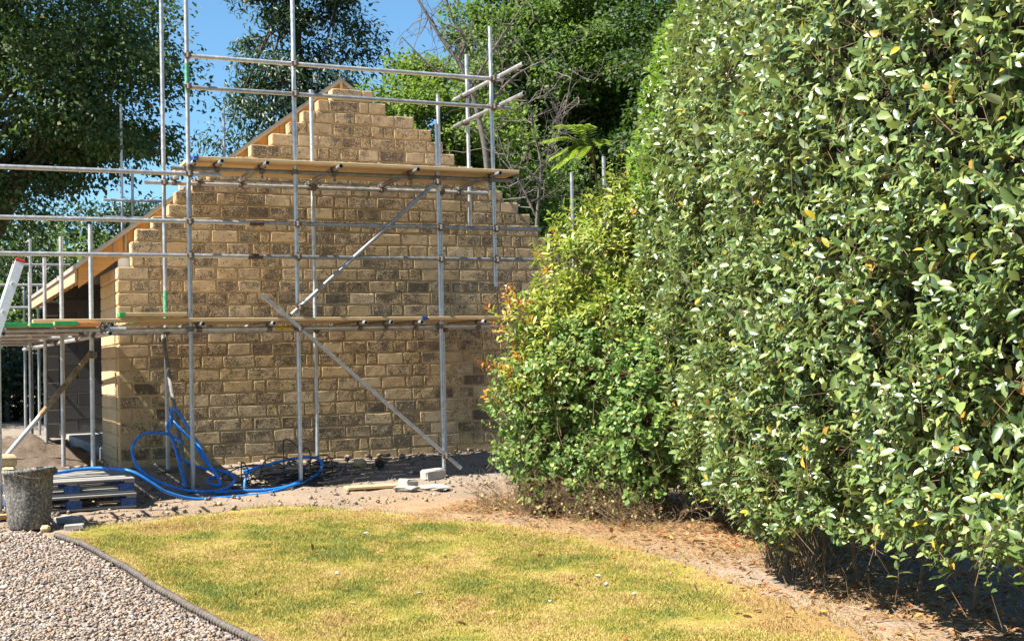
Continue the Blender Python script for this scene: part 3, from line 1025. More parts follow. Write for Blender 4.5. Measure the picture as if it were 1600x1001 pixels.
for i in range(5):
    s0 = SO - .10 + i * .228
    board(-.02 + random.uniform(-.04, .04), 3.30 if i == 0 else 2.6, s0, s0 + .222, LZ + .08 + .019 + .004 + (.002 if i else 0), M['board_x'],
          'left lower platform board %s above the hose' % ub[i], 'lower scaffold platform boards', [(1, M['blue_paint'])] if i == 0 else ([(-1, M['green_paint'])] if i == 1 else None))
    board(3.31 if i == 0 else 2.61, 4.6, s0, s0 + .222, LZ + .08 + .019 + .004 + (.002 if i else 0), M['board_x'],
          'right lower platform board %s beside the bush' % ub[i], 'lower scaffold platform boards')
dl = ['leftmost green ended board of the corner platform', 'second green ended board from the left on the corner platform', 'third green ended board from the left on the corner platform',
      'plain board with orange end on the corner platform', 'inner plain board of the corner platform beside the roof']
for i, (t0, lab) in enumerate(zip((-1.34, -1.105, -.87, -.652, -1.58), (dl[1], dl[2], dl[3], dl[4], dl[0]))):
    board(t0, t0 + .216, -1.95 + random.uniform(-.06, .06), .12 if i == 3 else 1.95, 2.056 + .019 + (.010, .0, .016, .004, .0)[i], M['board_y'], lab, 'corner platform boards',
          [(-1, (M['green_paint'], M['green_paint'], M['green_paint'], M['orange_paint'], M['green_paint'])[i])], 'y')
board(-1.05, .0, -1.60, -1.38, 2.118 + .012, M['board_x'], 'short loose board lying across the green ended boards', None, None)
board(-.20, .50, -1.66, -1.45, 2.19, M['board_x'], 'offcut board with a green patch lying at the wall corner', None, [(-1, M['green_paint'])])

board(-.375, -.165, -1.30, 1.95, 2.078, M['board_y'], 'narrow inner board of the corner platform added to shade the stone corner', 'corner platform boards', None, 'y')  # extra board added to shade the stone pier below
rl = ['leftmost', 'second from left', 'middle', 'second from right', 'rightmost']
for i, t0 in enumerate((-1.58, -1.34, -1.105, -.87, -.58)):  # far run of boards added to keep sun off the floor slab
    board(t0 + random.uniform(-.005, .005), t0 + .216, 2.0, 5.9, 2.078, M['board_y'], '%s far board of the corner platform added to shade the floor slab' % rl[i], 'corner platform boards', None, 'y')

# ------------------------------------------------------------------ ladder
def ladder():
    root = empty('ladder', loc2w(-2.03, -2.62, 0), TH)
    root.location.z = g1(root.location.x, root.location.y)
    tag(root, 'white aluminium ladder with red tip leaning at the left platform', 'ladder')
    H, lean = 2.46, .78
    for y in (-.19, .19):
        mb = MB()
        a, b = Vector((0, y, 0)), Vector((lean, y, H))
        d = (b - a).normalized()
        Mx = Matrix((Vector((0, 1, 0)).cross(d), Vector((0, 1, 0)), d)).transposed()
        mb.box((a + b) / 2, (.085, .026, (b - a).length), Mx, bev=.004)
        st = mb.build('stile', M['alu'], root)
        MB().box(b + d * .012, (.088, .03, .03), Mx, bev=.006).build('end_cap', M['red_plastic'], st)
    for k in range(9):
        p = Vector((lean, 0, H)) * ((k + .6) / 9.4)
        MB().tube(p + Vector((0, -.222, 0)), p + Vector((0, .222, 0)), .016, 10, hollow=.8).build('rung', M['alu'], root)
ladder()

# ------------------------------------------------------------------ pallets
def pallet(loc, rz, label, tilt):
    root = empty('pallet', loc, rz)
    root.rotation_euler = (tilt, 0, rz)
    tag(root, label, 'pallet', 'stacked blue pallets')
    # origin: right front bottom corner, x runs left (negative), y to the back
    W, Dp = 1.2, 1.0
    for y in (.05, .5, .95):
        MB().box((-W / 2, y, .011), (W, .10, .022), bev=.003).build('bottom_board', M['pallet'], root)
        for x in (-.075, -W / 2, -W + .075):
            MB().box((x, y, .022 + .0395), (.145, .10, .078), bev=.004).build('block', M['pallet_blue'], root)
    for x in (-.05, -W / 2, -W + .05):
        MB().box((x, Dp / 2, .1125), (.10, Dp, .022), bev=.003).build('stringer_board', M['pallet_y'], root)
    for k in range(7):
        y = .05 + (Dp - .10) * k / 6
        MB().box((-W / 2, y, .135), (W, .118 if k in (0, 6) else .098, .022), bev=.003).build('deck_board', M['pallet'], root)
    return root
pc_ = loc2w(-.13, -2.18); pz = g1(pc_.x, pc_.y)
pallet((pc_.x, pc_.y, pz + .012), TH + .05, 'lower blue blocked pallet on the ground behind the bucket', R(2.5))
pallet((pc_.x - .02, pc_.y + .01, pz + .162), TH + .03, 'upper weathered pallet with blue blocks carrying the blue pipe', R(2.5))

# ------------------------------------------------------------------ bucket
def bucket():
    w = Vector((-4.49, 12.02, 0)); w.z = g1(w.x, w.y) + .006
    root = empty('bucket', w, .3)
    tag(root, 'large black builders bucket splashed with dried mortar', 'bucket')
    q = NT('mortar_splashed_rubber'); c = q.coord()
    sp = q.ramp(q.noise(c, 45, 6, .75), [(.50, grey(0)), (.60, grey(.75))])
    st = q.coord((14, 14, 1.2))
    sp2 = q.ramp(q.noise(st, 3, 3), [(.5, grey(0)), (.7, grey(.8))])
    q.base(q.mix(q.math('MAXIMUM', q.math('MULTIPLY', sp, .9), q.math('MULTIPLY', sp2, .5)), (.075, .068, .062), (.40, .365, .31)), .8, 0, .3)
    q.bump(q.noise(c, 60, 4), .4, .006)
    rb, rt, H, seg = .182, .222, .545, 40
    mb = MB()
    prof = [(rb - .01, 0), (rb, .012), (rb + .012, .15), (rb + .025, .33), (rt - .006, H - .04), (rt + .010, H - .035), (rt + .012, H), (rt - .008, H), (rt - .012, H - .04), (rb - .006, .02)]
    V = []
    for r_, z in prof:
        for k in range(seg):
            a = 2 * math.pi * k / seg
            wob = 1 + .012 * math.sin(2 * a + 1.0) * z / H
            V.append((r_ * wob * math.cos(a), r_ * wob * math.sin(a), z + .012 * math.sin(a * 1.0 + 2.2) * (z / H) ** 2))
    F = []
    for j in range(len(prof) - 1):
        for k in range(seg):
            F.append((j * seg + k, j * seg + (k + 1) % seg, (j + 1) * seg + (k + 1) % seg, (j + 1) * seg + k))
    mb.poly(V, F, True)
    mb.poly(V[:seg], [tuple(range(seg - 1, -1, -1))]); mb.poly(V[-seg:], [tuple(range(seg))])
    mb.build('body', q.m, root)
    hp = [((rt + .02) * math.cos(a), (rt + .02) * math.sin(a) * 1.0, H - .03 - .05 * math.sin((a + 2.0) / 1.9 * math.pi)) for a in np.linspace(-2.0, -.1, 14)]
    MB().path(hp, .004, 6).build('handle', M['coupler'], root)
    for a in (-2.0, -.1):
        MB().box(((rt + .013) * math.cos(a), (rt + .013) * math.sin(a), H - .03), (.04, .04, .05), bev=.006).build('handle_lug', q.m, root)
bucket()

# ------------------------------------------------------------------ pipes and hoses
def pipe(name, runs, r, mat, label, cat, seg=8):
    root = empty(name, loc2w(.6, -1.5, 0), TH)
    tag(root, label, cat)
    off = Vector((.6, -1.5, 0))
    for pts in runs:
        MB().path([p - off for p in spline(pts, 10)], r, seg).build('coil_loop' if len(pts) > 6 else 'pipe_end', mat, root)
A = [(-1.15, -2.0, .56), (-1.04, -1.9, .575), (-.85, -1.78, .58), (-.59, -1.7, .60), (-.38, -1.75, .60), (-.15, -1.95, .57), (.04, -2.0, .45), (.2, -2.0, .34), (.47, -1.95, .25), (.74, -1.9, .235), (1.03, -1.85, .235), (1.32, -1.8, .25), (1.6, -1.65, .29), (1.89, -1.4, .33), (2.08, -1.2, .43), (2.09, -1.1, .52), (1.94, -1.1, .56), (1.72, -1.1, .54), (1.41, -1.15, .49), (1.18, -1.2, .44)]
B = [(.51, -1.2, .79), (.46, -1.1, .84), (.35, -1.15, .9), (.13, -1.25, .92), (0, -1.35, .86), (-.06, -1.45, .73), (-.01, -1.55, .57), (.14, -1.65, .44), (.45, -1.7, .32), (.75, -1.7, .29), (.96, -1.55, .33), (1.03, -1.4, .40), (.94, -1.3, .46), (.68, -1.2, .52), (.48, -1.15, .62)]
C = [(.42, -1.02, .96), (.425, -1.0, 1.1), (.44, -1.0, 1.16), (.48, -1.05, 1.15), (.57, -1.1, 1.0), (.66, -1.2, .8), (.76, -1.35, .58), (.86, -1.5, .35), (.78, -1.42, .34), (.76, -1.3, .38), (.89, -1.2, .41)]
D_ = [(.48, -1.5, .33), (.46, -1.3, .57), (.44, -1.1, .77), (.40, -1.0, .91), (.39, -1.0, .99), (.45, -1.0, 1.03), (.48, -1.05, .98), (.62, -1.2, .8), (.72, -1.3, .62), (.88, -1.45, .36)]
E_ = [(1.11, -1.55, .27), (1.13, -1.5, .38), (1.2, -1.4, .45), (1.33, -1.3, .50), (1.5, -1.2, .50)]
F_ = [(.74, -1.75, .28), (1.06, -1.7, .275), (1.34, -1.7, .27), (1.6, -1.6, .29), (1.74, -1.5, .33)]
pipe('blue_pipe', [A, B, C, D_, E_, F_], .0165, M['blue_pipe'], 'bright blue water pipe uncoiled in loops by the scaffold foot', 'pipe', 10)
K = [[(1.56, -1.5, .28), (1.59, -1.4, .55), (1.6, -1.35, .74), (1.65, -1.3, .79), (1.75, -1.25, .73), (1.84, -1.2, .61), (1.87, -1.2, .36)],
     [(1.09, -1.5, .32), (1.10, -1.45, .54), (1.12, -1.45, .56), (1.17, -1.4, .51), (1.25, -1.35, .36)],
     [(1.84, -1.2, .60), (1.91, -1.15, .67), (1.97, -1.1, .61), (1.98, -1.1, .42)],
     [(1.31, -1.4, .36), (1.34, -1.4, .50), (1.44, -1.3, .58), (1.62, -1.2, .58), (1.8, -1.2, .51), (1.95, -1.2, .33)],
     [(1.85, -1.25, .33), (1.91, -1.2, .50), (2.09, -1.1, .57), (2.21, -1.1, .54), (2.25, -1.1, .34)]]
rk_ = random.Random(9)
for k in range(26):
    cx, cy = rk_.uniform(1.2, 2.25), rk_.uniform(-1.55, -1.0)
    rr = rk_.uniform(.07, .22); a0 = rk_.uniform(0, 6.28); n = 9
    tl = rk_.uniform(.1, .8)
    pts = []
    for i in range(n):
        a = a0 + i * rk_.uniform(.5, .75)
        px, py = cx + rr * 1.5 * math.cos(a), cy + rr * math.sin(a) * .8
        pts.append((px, py, max(glz(px, py) + .015, glz(px, py) + .04 + rr * tl * (1 + math.sin(a + 1)) * .5)))
    K.append(pts)
pipe('black_hose', K, .007, M['black_rubber'], 'tangled heap of thin black cable and hose inside the blue pipe', 'hose', 6)

# ------------------------------------------------------------------ loose stones, planks, rubble
def rock(name, w, size, seed, mat, label, cat='stone', rz=0.0, group=None, boxy=False, dz=0.0):
    rg = random.Random(seed)
    if boxy:
        mb = MB().box((0, 0, 0), size, bev=min(size) * .16)
        mb.v = [tuple(c + rg.uniform(-.05, .05) * min(size) for c in v) for v in mb.v]
    else:
        TV, TF = lump_template(seed, 8, 6, .22)
        mb = MB().poly(TV * (np.array(size) / 2), TF.tolist())
    o = mb.build(name, mat)
    o.location = (w[0], w[1], g1(w[0], w[1]) + size[2] * .42 + dz); o.rotation_euler = (rg.uniform(-.1, .1), rg.uniform(-.1, .1), rz)
    return tag(o, label, cat, group)
def lw(t, s): v = loc2w(t, s); return (v.x, v.y)
rock('walling_stone', lw(3.30, -1.58), (.27, .16, .13), 31, M['rock'], 'squared grey walling stone lying by the brace foot', rz=TH + .2, boxy=True)
rock('walling_stone', lw(2.84, -2.0), (.19, .15, .10), 32, M['rock'], 'pale stone offcut lying on the end of the plank', rz=.9, boxy=True)
rock('rubble_lump', lw(2.72, -2.25), (.30, .2, .08), 33, M['rock'], 'flat lump of pale mortar rubble in front of the plank')
rock('rubble_lump', lw(3.05, -2.25), (.36, .22, .07), 34, M['rock'], 'broad crumbly mortar lump right of the plank')
rock('rubble_lump', lw(2.72, -.62), (.18, .14, .11), 35, M['rock_gold'], 'round stone close to the foot of the wall')
rock('walling_stone', (-4.06, 11.98), (.17, .10, .05), 36, M['concrete'], 'flat grey stone in the bucket shadow', rz=.2, boxy=True)
rock('walling_stone', (-4.24, 12.35), (.26, .14, .06), 37, M['concrete'], 'grey slab piece leaning by the pallet foot', rz=-.5, boxy=True)
rock('rubble_lump', (-4.28, 11.86), (.10, .07, .06), 38, M['rock_gold'], 'small buff lump right beside the bucket base')
# stack of stone at the left edge, behind the bucket
for k, (t, s, z, sz, mt, lb) in enumerate((
        (-1.46, -1.62, .0, (.42, .24, .14), M['concrete'], 'pale block at the bottom of the stack behind the bucket'),
        (-1.40, -1.60, .145, (.36, .22, .12), M['concrete'], 'second pale block up in the stack behind the bucket'),
        (-1.38, -1.60, .27, (.30, .2, .14), M['rock_gold'], 'golden stone near the top of the stack behind the bucket'),
        (-1.36, -1.58, .41, (.26, .18, .12), M['rock_gold'], 'topmost golden stone of the stack behind the bucket'))):
    rock('walling_stone', lw(t, s), sz, 50 + k, mt, lb, rz=TH + random.uniform(-.2, .2), boxy=True, dz=z)
def plank(t, s, L, W, th, rz, mat, label, dz=0.0):
    w = loc2w(t, s)
    o = MB().box((0, 0, 0), (L, W, th), bev=.004).build('plank', mat)
    o.location = (w.x, w.y, g1(w.x, w.y) + th / 2 + .012 + dz); o.rotation_euler = (0, 0, TH + rz)
    return tag(o, label, 'plank')
plank(2.50, -1.95, .72, .20, .03, -.05, M['board_x'], 'dusty short plank lying flat on the earth before the wall')
plank(-1.55, -2.35, .7, .09, .04, -.02, M['softwood_x'], 'timber batten lying on the ground left of the bucket')
# corrugated black drain end
dr = MB().tube((0, -.12, 0), (0, .25, 0), .055, 14, hollow=.85)
dro = dr.build('drain_pipe', M['black_rubber']); w = loc2w(2.93, -.75); dro.location = (w.x, w.y, g1(w.x, w.y) + .06); dro.rotation_euler = (0, 0, TH - .3)
tag(dro, 'short black drain pipe end lying near the wall foot', 'pipe')

def rubble():
    n = 10500
    t = RNG.uniform(-3.5, 4.6, n); s = RNG.uniform(-3.0, 3.0, n)
    keep = (s < .0) | (t < -.1)
    t, s = t[keep], s[keep]
    x = CORNER.x + UX * t - UY * s; y = CORNER.y + UY * t + UX * s
    keep = ~inside(x, y, LAWN) & (RNG.random(len(x)) < .25 + .75 * fbm(x * 1.5, y * 1.5, 8, 2) ** 1.3)
    x, y, t, s = x[keep], y[keep], t[keep], s[keep]; n = len(x)
    TV, TF = lump_template(77, 5, 4, .35)
    sz = np.minimum(RNG.lognormal(-4.75, .6, n), .028) * np.where(s > -.3, 1.5, 1)
    S = np.stack([sz * RNG.uniform(1, 1.8, n), sz * RNG.uniform(.7, 1.2, n), sz * RNG.uniform(.4, .9, n)], -1)
    P = np.stack([x, y, gz(x, y) + .01 + sz * .2], -1)
    V, F = scatter(TV, TF, P, rot_mats(n, RNG, .8), S)
    m = np_mesh('rubble', V, F)
    pal = np.array([[.24, .19, .14], [.30, .25, .20], [.19, .155, .12], [.30, .235, .15]])
    add_col(m, np.repeat(pal[RNG.integers(0, 4, n)] * RNG.uniform(.7, 1.2, (n, 1)), len(TV), 0))
    m.materials.append(m_attr('rubble_stone', .95, 0, .3, 80, 0, .1))
    tag(link('rubble', m), 'small stone chips and dirt crumbs over the bare earth', 'rubble', kind='stuff')
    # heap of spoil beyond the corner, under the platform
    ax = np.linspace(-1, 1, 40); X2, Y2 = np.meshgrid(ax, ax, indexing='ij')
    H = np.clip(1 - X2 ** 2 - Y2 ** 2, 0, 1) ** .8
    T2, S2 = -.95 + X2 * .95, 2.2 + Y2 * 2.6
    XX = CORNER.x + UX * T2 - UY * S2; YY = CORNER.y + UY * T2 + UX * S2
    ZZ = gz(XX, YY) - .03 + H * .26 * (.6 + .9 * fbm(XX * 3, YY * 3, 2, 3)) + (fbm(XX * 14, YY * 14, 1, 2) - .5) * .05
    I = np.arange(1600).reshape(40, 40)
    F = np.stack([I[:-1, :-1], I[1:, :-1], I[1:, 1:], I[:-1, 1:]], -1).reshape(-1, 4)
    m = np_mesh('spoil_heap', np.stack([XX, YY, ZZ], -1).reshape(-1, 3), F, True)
    add_col(m, np.tile([.115, .088, .066], (1600, 1)) * RNG.uniform(.8, 1.2, (1600, 1)))  # earth colour darkened in place of shade on the heap
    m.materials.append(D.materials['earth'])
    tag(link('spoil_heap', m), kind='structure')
rubble()

# ------------------------------------------------------------------ foliage
def leaf_template(w1=.20, w2=.19, fold=.06, droop=.12, x1=.3, x2=.68):
    V = np.array([(0, 0, 0), (x1 + .04, 0, -.01), (x2 + .03, 0, -droop * .35), (1, 0, -droop),
                  (x1, w1, fold), (x2, w2, fold - droop * .35), (x1, -w1, fold), (x2, -w2, fold - droop * .35)], float)
    F = np.array([(0, 1, 4), (1, 5, 4), (1, 2, 5), (2, 3, 5), (0, 6, 1), (1, 6, 7), (1, 7, 2), (2, 7, 3)])
    return V, F
OVATE = leaf_template(.215, .20, .07, .14)
LANCE = leaf_template(.15, .14, .05, .18)
ROUND = leaf_template(.33, .34, .05, .08, .26, .72)
DIAMOND = (np.array([(0, 0, 0), (.5, .3, .06), (1, 0, -.08), (.5, -.3, .06)], float), np.array([(0, 2, 1), (0, 3, 2)]))

def norm(a):
    return a / np.maximum(np.linalg.norm(a, axis=-1, keepdims=True), 1e-9)
def frames(d, nref):
    x = norm(d)
    z = norm(nref - (nref * x).sum(-1, keepdims=True) * x)
    y = np.cross(z, x)
    return np.stack([x, y, z], -1)          # columns
def shoots(P, Dr, k, L, size, rng, spread=.75, up=.45, outn=None):
    """k leaves spiralling along each shoot that ends at P; returns base points, frames, sizes"""
    n = len(P)
    a = norm(np.cross(Dr, np.array([.3, .2, 1.0]))); b = np.cross(Dr, a)
    ph = rng.uniform(0, 6.28, n)
    BP, FR, SZ = [], [], []
    for j in range(k):
        f = (j + .5) / k
        th = ph + j * 2.4 + rng.normal(0, .25, n)
        rad = a * np.cos(th)[:, None] + b * np.sin(th)[:, None]
        c = .25 + .55 * f
        d = norm(Dr * c + rad * spread + rng.normal(0, .18, (n, 3)) + np.array([0, 0, -.12]))
        base = P - Dr * (L * (1 - f))[:, None] if np.ndim(L) else P - Dr * L * (1 - f)
        nr = np.array([0, 0, up]) + Dr * .55 + rng.normal(0, .3, (n, 3))
        if outn is not None: nr = nr + outn * .45
        BP.append(base); FR.append(frames(d, nr)); SZ.append(size * rng.uniform(.65, 1.15, n) * (1 - .25 * f * f))
    return np.concatenate(BP), np.concatenate(FR), np.concatenate(SZ)
def leaf_mesh(name, T, BP, FR, SZ, mat, parent=None, off=(0, 0, 0)):
    V, F = scatter(T[0], T[1], BP - np.asarray(off), FR, np.repeat(SZ[:, None], 3, 1))
    m = np_mesh(name, V, F)
    m.materials.append(mat)
    return link(name, m, parent)
def sticks(name, A, B, r0, r1, mat, parent=None, off=(0, 0, 0), bend=0.0, rng=RNG):
    """many thin three-sided twigs as one mesh"""
    A = np.asarray(A) - np.asarray(off); B = np.asarray(B) - np.asarray(off); n = len(A)
    d = norm(B - A); a = norm(np.cross(d, np.array([.31, .17, .93]))); b = np.cross(d, a)
    Mi = (A + B) / 2 + rng.normal(0, 1, (n, 3)) * bend * np.linalg.norm(B - A, axis=1)[:, None]
    V = []
    for P, r in ((A, r0), (Mi, (np.asarray(r0) + np.asarray(r1)) / 2), (B, r1)):
        for k in range(3):
            t = 2 * math.pi * k / 3
            V.append(P + (a * math.cos(t) + b * math.sin(t)) * (np.asarray(r)[:, None] if np.ndim(r) else r))
    V = np.stack(V, 1).reshape(-1, 3)
    q = []
    for L_ in (0, 3):
        for k in range(3): q.append((L_ + k, L_ + (k + 1) % 3, L_ + (k + 1) % 3 + 3, L_ + k + 3))
    F = (np.array(q)[None] + (np.arange(n) * 9)[:, None, None]).reshape(-1, 4)
    m = np_mesh(name, V, F, True); m.materials.append(mat)
    return link(name, m, parent)

M['hedge_leaf'] = m_leaf('hedge_leaf', [(0, (.030, .062, .016)), (.25, (.064, .112, .028)), (.5, (.112, .170, .046)), (.75, (.175, .235, .070)), (.975, (.24, .28, .08)), (.988, (.42, .30, .02)), (1, (.30, .12, .02))],
                         .36, .17, (.42, .54, .04), .75, (.20, .23, .12))
M['hedge_leaf_bright'] = m_leaf('hedge_backlit_leaf', [(0, (.07, .13, .02)), (.6, (.12, .20, .025)), (1, (.17, .24, .03))], .4, .35, (.35, .6, .04), .5)  # brighter copy of the hedge leaf, backlight put into its colour
M['photinia_leaf'] = m_leaf('photinia_leaf', [(0, (.13, .20, .03)), (.4, (.23, .30, .045)), (.75, (.35, .38, .06)), (1, (.46, .40, .075))], .42, .32, (.4, .55, .05), .6)
M['photinia_young'] = m_leaf('photinia_young_leaf', [(0, (.45, .12, .025)), (.4, (.52, .22, .03)), (.7, (.42, .30, .04)), (1, (.35, .05, .035))], .35, .3, (.7, .3, .05), .6)
M['snow_leaf'] = m_leaf('snowberry_leaf', [(0, (.09, .165, .045)), (.5, (.16, .25, .065)), (1, (.29, .34, .07))], .48, .30, (.25, .5, .12), .4)
M['sap_leaf'] = m_leaf('sapling_leaf', [(0, (.12, .20, .025)), (.6, (.20, .28, .03)), (1, (.28, .30, .04))], .45, .4, (.4, .6, .04), .4)
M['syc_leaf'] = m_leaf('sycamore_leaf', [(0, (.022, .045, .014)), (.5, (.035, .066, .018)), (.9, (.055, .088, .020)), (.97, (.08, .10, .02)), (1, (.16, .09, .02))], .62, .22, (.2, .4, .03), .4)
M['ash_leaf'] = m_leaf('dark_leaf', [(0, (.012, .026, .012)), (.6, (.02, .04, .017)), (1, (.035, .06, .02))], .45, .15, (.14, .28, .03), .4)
M['lime_leaf'] = m_leaf('lime_leaf', [(0, (.075, .125, .022)), (.5, (.12, .18, .03)), (1, (.18, .23, .04))], .62, .36, (.3, .5, .04), .4)
M['oak_leaf'] = m_leaf('oak_leaf', [(0, (.05, .09, .02)), (.5, (.08, .13, .028)), (1, (.13, .18, .035))], .62, .33, (.25, .45, .04), .4)
M['core'] = m_plain('dark_core', (.018, .020, .010), .95, 0, .5, 12, .3)

def curve_samples(pts, n_per=40):
    P = spline([(x, y, 0) for x, y in pts], n_per)
    P = np.array([(p.x, p.y) for p in P])
    seg = np.linalg.norm(np.diff(P, axis=0), axis=1)
    s = np.concatenate([[0], np.cumsum(seg)])
    d = np.gradient(P, axis=0); d = d / np.linalg.norm(d, axis=1, keepdims=True)
    nrm = np.stack([-d[:, 1], d[:, 0]], -1)
    return P, s, nrm
HEDGE_LINE = FRONT[1:] + [(1.24, 13.1), (1.55, 13.55), (2.2, 13.8), (3.3, 13.75)]
def build_hedge():
    rng = np.random.default_rng(21)
    base = np.array([2.6, 10.0, 0.0])
    root = empty('hedge', base)
    tag(root, 'tall dense glossy evergreen hedge filling the right side', 'hedge')
    P, s, nrm = curve_samples(HEDGE_LINE)
    TOP = 5.9
    def surf(w, z, dep):
        x = np.interp(w, s, P[:, 0]); y = np.interp(w, s, P[:, 1])
        nx = np.interp(w, s, nrm[:, 0]); ny = np.interp(w, s, nrm[:, 1])
        inset = .06 + .24 * np.clip(z - 3.4, 0, 9) ** 2
        bulge = (fbm(w * .8, z * .8, 3, 2) - .5) * .22 + (fbm(w * 2.6, z * 2.6, 9, 2) - .5) * .24
        gap = .32 * np.exp(-((y - 7.6) / .22) ** 2) * np.clip((1.75 - z) / .6, 0, 1) + .22 * np.exp(-((y - 10.4) / .3) ** 2) * np.clip((1.2 - z) / .6, 0, 1)
        low = .28 * np.clip((.75 - z) / .5, 0, 1) * np.clip((y - 8.8) / 1.5, 0, 1)
        o = bulge - inset - dep - gap - low
        tilt = np.clip(inset / 1.35, 0, 1)
        N = norm(np.stack([nx * (1 - .6 * tilt), ny * (1 - .6 * tilt), .12 + tilt * 1.1], -1))
        return np.stack([x + nx * o, y + ny * o, z + gz(x, y)], -1), N
    def zbot(w): return .46 + .42 * (fbm(w * 1.1, 3.0, 1, 2) - .5) * 2 * .5 - .18 * np.clip((w - 8.3) / 1.5, 0, 1) + .20 * np.clip((4.8 - w) / 1.5, 0, 1)
    BPs, FRs, SZs, dist = [], [], [], []
    twA, twB = [], []
    for cnt, dmin, dsc, ztop in ((11200, 0.0, .10, TOP), (3600, .25, .20, TOP), (2600, .35, .35, 1.3)):
        w = rng.uniform(.6, s[-1], cnt); 
        yv = np.interp(w, s, P[:, 1]); keep = (yv > 4.6)
        w = w[keep]; n = len(w)
        zb = zbot(w)
        z = zb + (ztop - zb) * rng.random(n)
        dep = dmin + rng.exponential(dsc, n)
        Q, N = surf(w, z, dep)
        Dr = norm(N * .8 + np.stack([rng.normal(0, .45, n), rng.normal(0, .45, n), rng.normal(.22, .45, n)], -1))
        bp, fr, sz = shoots(Q, Dr, 8, .17, .091 * rng.uniform(.65, 1.25, n), rng, .8, .40, N * 1.5)
        # lowest leaves hang
        BPs.append(bp); FRs.append(fr); SZs.append(sz)
        twA.append(Q - Dr * .34); twB.append(Q - Dr * .02)
    bp, fr, sz = np.concatenate(BPs), np.concatenate(FRs), np.concatenate(SZs)
    # the 300 that show largest stand alone: the nearest ones inside the frame
    px = bp[:, 0] / bp[:, 1]; pz = (bp[:, 2] - 1.6) / bp[:, 1]
    infr = (px < .385) & (pz > -.215) & (pz < .26) & (bp[:, 1] > 5)
    face = np.abs((fr[:, :, 2] * norm(np.array([0, 0, 1.6]) - bp)).sum(-1))
    score = np.where(infr, sz * (.4 + face) / bp[:, 1], 0)
    # prefer those lying far out from the hedge body
    wout = bp[:, 0] - np.interp(bp[:, 1], [p[1] for p in FRONT], [p[0] for p in FRONT])
    score = np.where(wout < -.02, score, 0)
    idx = np.argsort(-score)[:300]
    mask = np.ones(len(bp), bool); mask[idx] = False
    foliage = leaf_mesh('foliage', OVATE, bp[mask], fr[mask], sz[mask], M['hedge_leaf'], root, base)
    foliage['kind'] = 'stuff'
    lm = np_mesh('leaf', OVATE[0], OVATE[1]); lm.materials.append(M['hedge_leaf'])
    for i in idx:
        o = link('leaf', lm, root)
        Mx = Matrix([list(fr[i][r] * sz[i]) + [float(bp[i][r] - base[r])] for r in range(3)] + [[0, 0, 0, 1]])
        o.matrix_local = Mx
    sticks('shoots', np.concatenate(twA), np.concatenate(twB), .0026, .0012, M['stem'], root, base, .05)['kind'] = 'stuff'
    # brighter leaves on the rounded far shoulder, backlight put into their colour
    n = 420
    w = rng.uniform(9.9, 11.4, n); z = rng.uniform(3.0, 5.9, n)
    Q, N = surf(w, z, rng.exponential(.05, n) - .03)
    Dr = norm(N * .6 + np.array([-.25, 0, .5]) + rng.normal(0, .35, (n, 3)))
    b2, f2, s2 = shoots(Q, Dr, 7, .16, .085 * rng.uniform(.8, 1.2, n), rng, .7, .4, N)
    leaf_mesh('young_or_lit_foliage', OVATE, b2, f2, s2, M['hedge_leaf_bright'], root, base)['kind'] = 'stuff'
    # dark hidden core, added inside so nothing shows through the leaves
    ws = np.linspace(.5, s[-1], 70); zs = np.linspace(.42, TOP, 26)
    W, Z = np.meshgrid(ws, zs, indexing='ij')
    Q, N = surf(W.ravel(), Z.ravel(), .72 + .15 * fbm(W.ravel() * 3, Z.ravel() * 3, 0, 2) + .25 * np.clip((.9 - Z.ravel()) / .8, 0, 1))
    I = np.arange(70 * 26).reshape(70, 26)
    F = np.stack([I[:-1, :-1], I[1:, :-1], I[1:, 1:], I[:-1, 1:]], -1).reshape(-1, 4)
    m = np_mesh('dark_core', Q - base, F, True); m.materials.append(M['core'])
    link('dark_core', m, root)
    # trunks and lower stems
    for k in range(9, 16):
        w = .9 + k * .58 + rng.uniform(-.15, .15)
        q, N = surf(np.array([w]), np.array([.3]), np.array([.75 + rng.uniform(-.1, .2)]))
        q = q[0]; q[2] = g1(q[0], q[1]) - .03
        pts = [q, q + [rng.uniform(-.08, .08), rng.uniform(-.08, .08), .35], q + [rng.uniform(-.25, .05), rng.uniform(-.2, .2), .8], q + [rng.uniform(-.3, .0), rng.uniform(-.3, .3), 1.3]]
        r0 = rng.uniform(.012, .022)
        MB().path([p - Vector(base) for p in spline([Vector(p) for p in pts], 4)], r0, 7, [r0 * (1 - .05 * i) for i in range(13)]).build('trunk', M['stem'], root)
    # thin pale stalks hanging and standing at the foot
    n = 150
    w = rng.uniform(6.5, 10.2, n)
    w = np.where(rng.random(n) < .8, rng.normal(8.3, .6, n), w)
    q, N = surf(w, np.full(n, .3), rng.uniform(.25, .6, n))
    A = q.copy(); A[:, 2] = gz(q[:, 0], q[:, 1]) - .01
    B = A + np.stack([rng.normal(-.02, .10, n), rng.normal(0, .10, n), rng.uniform(.2, .6, n)], -1)
    sticks('pale_stalks', A, B, .0035, .002, M['twig'], root, base, .06)['kind'] = 'stuff'
build_hedge()

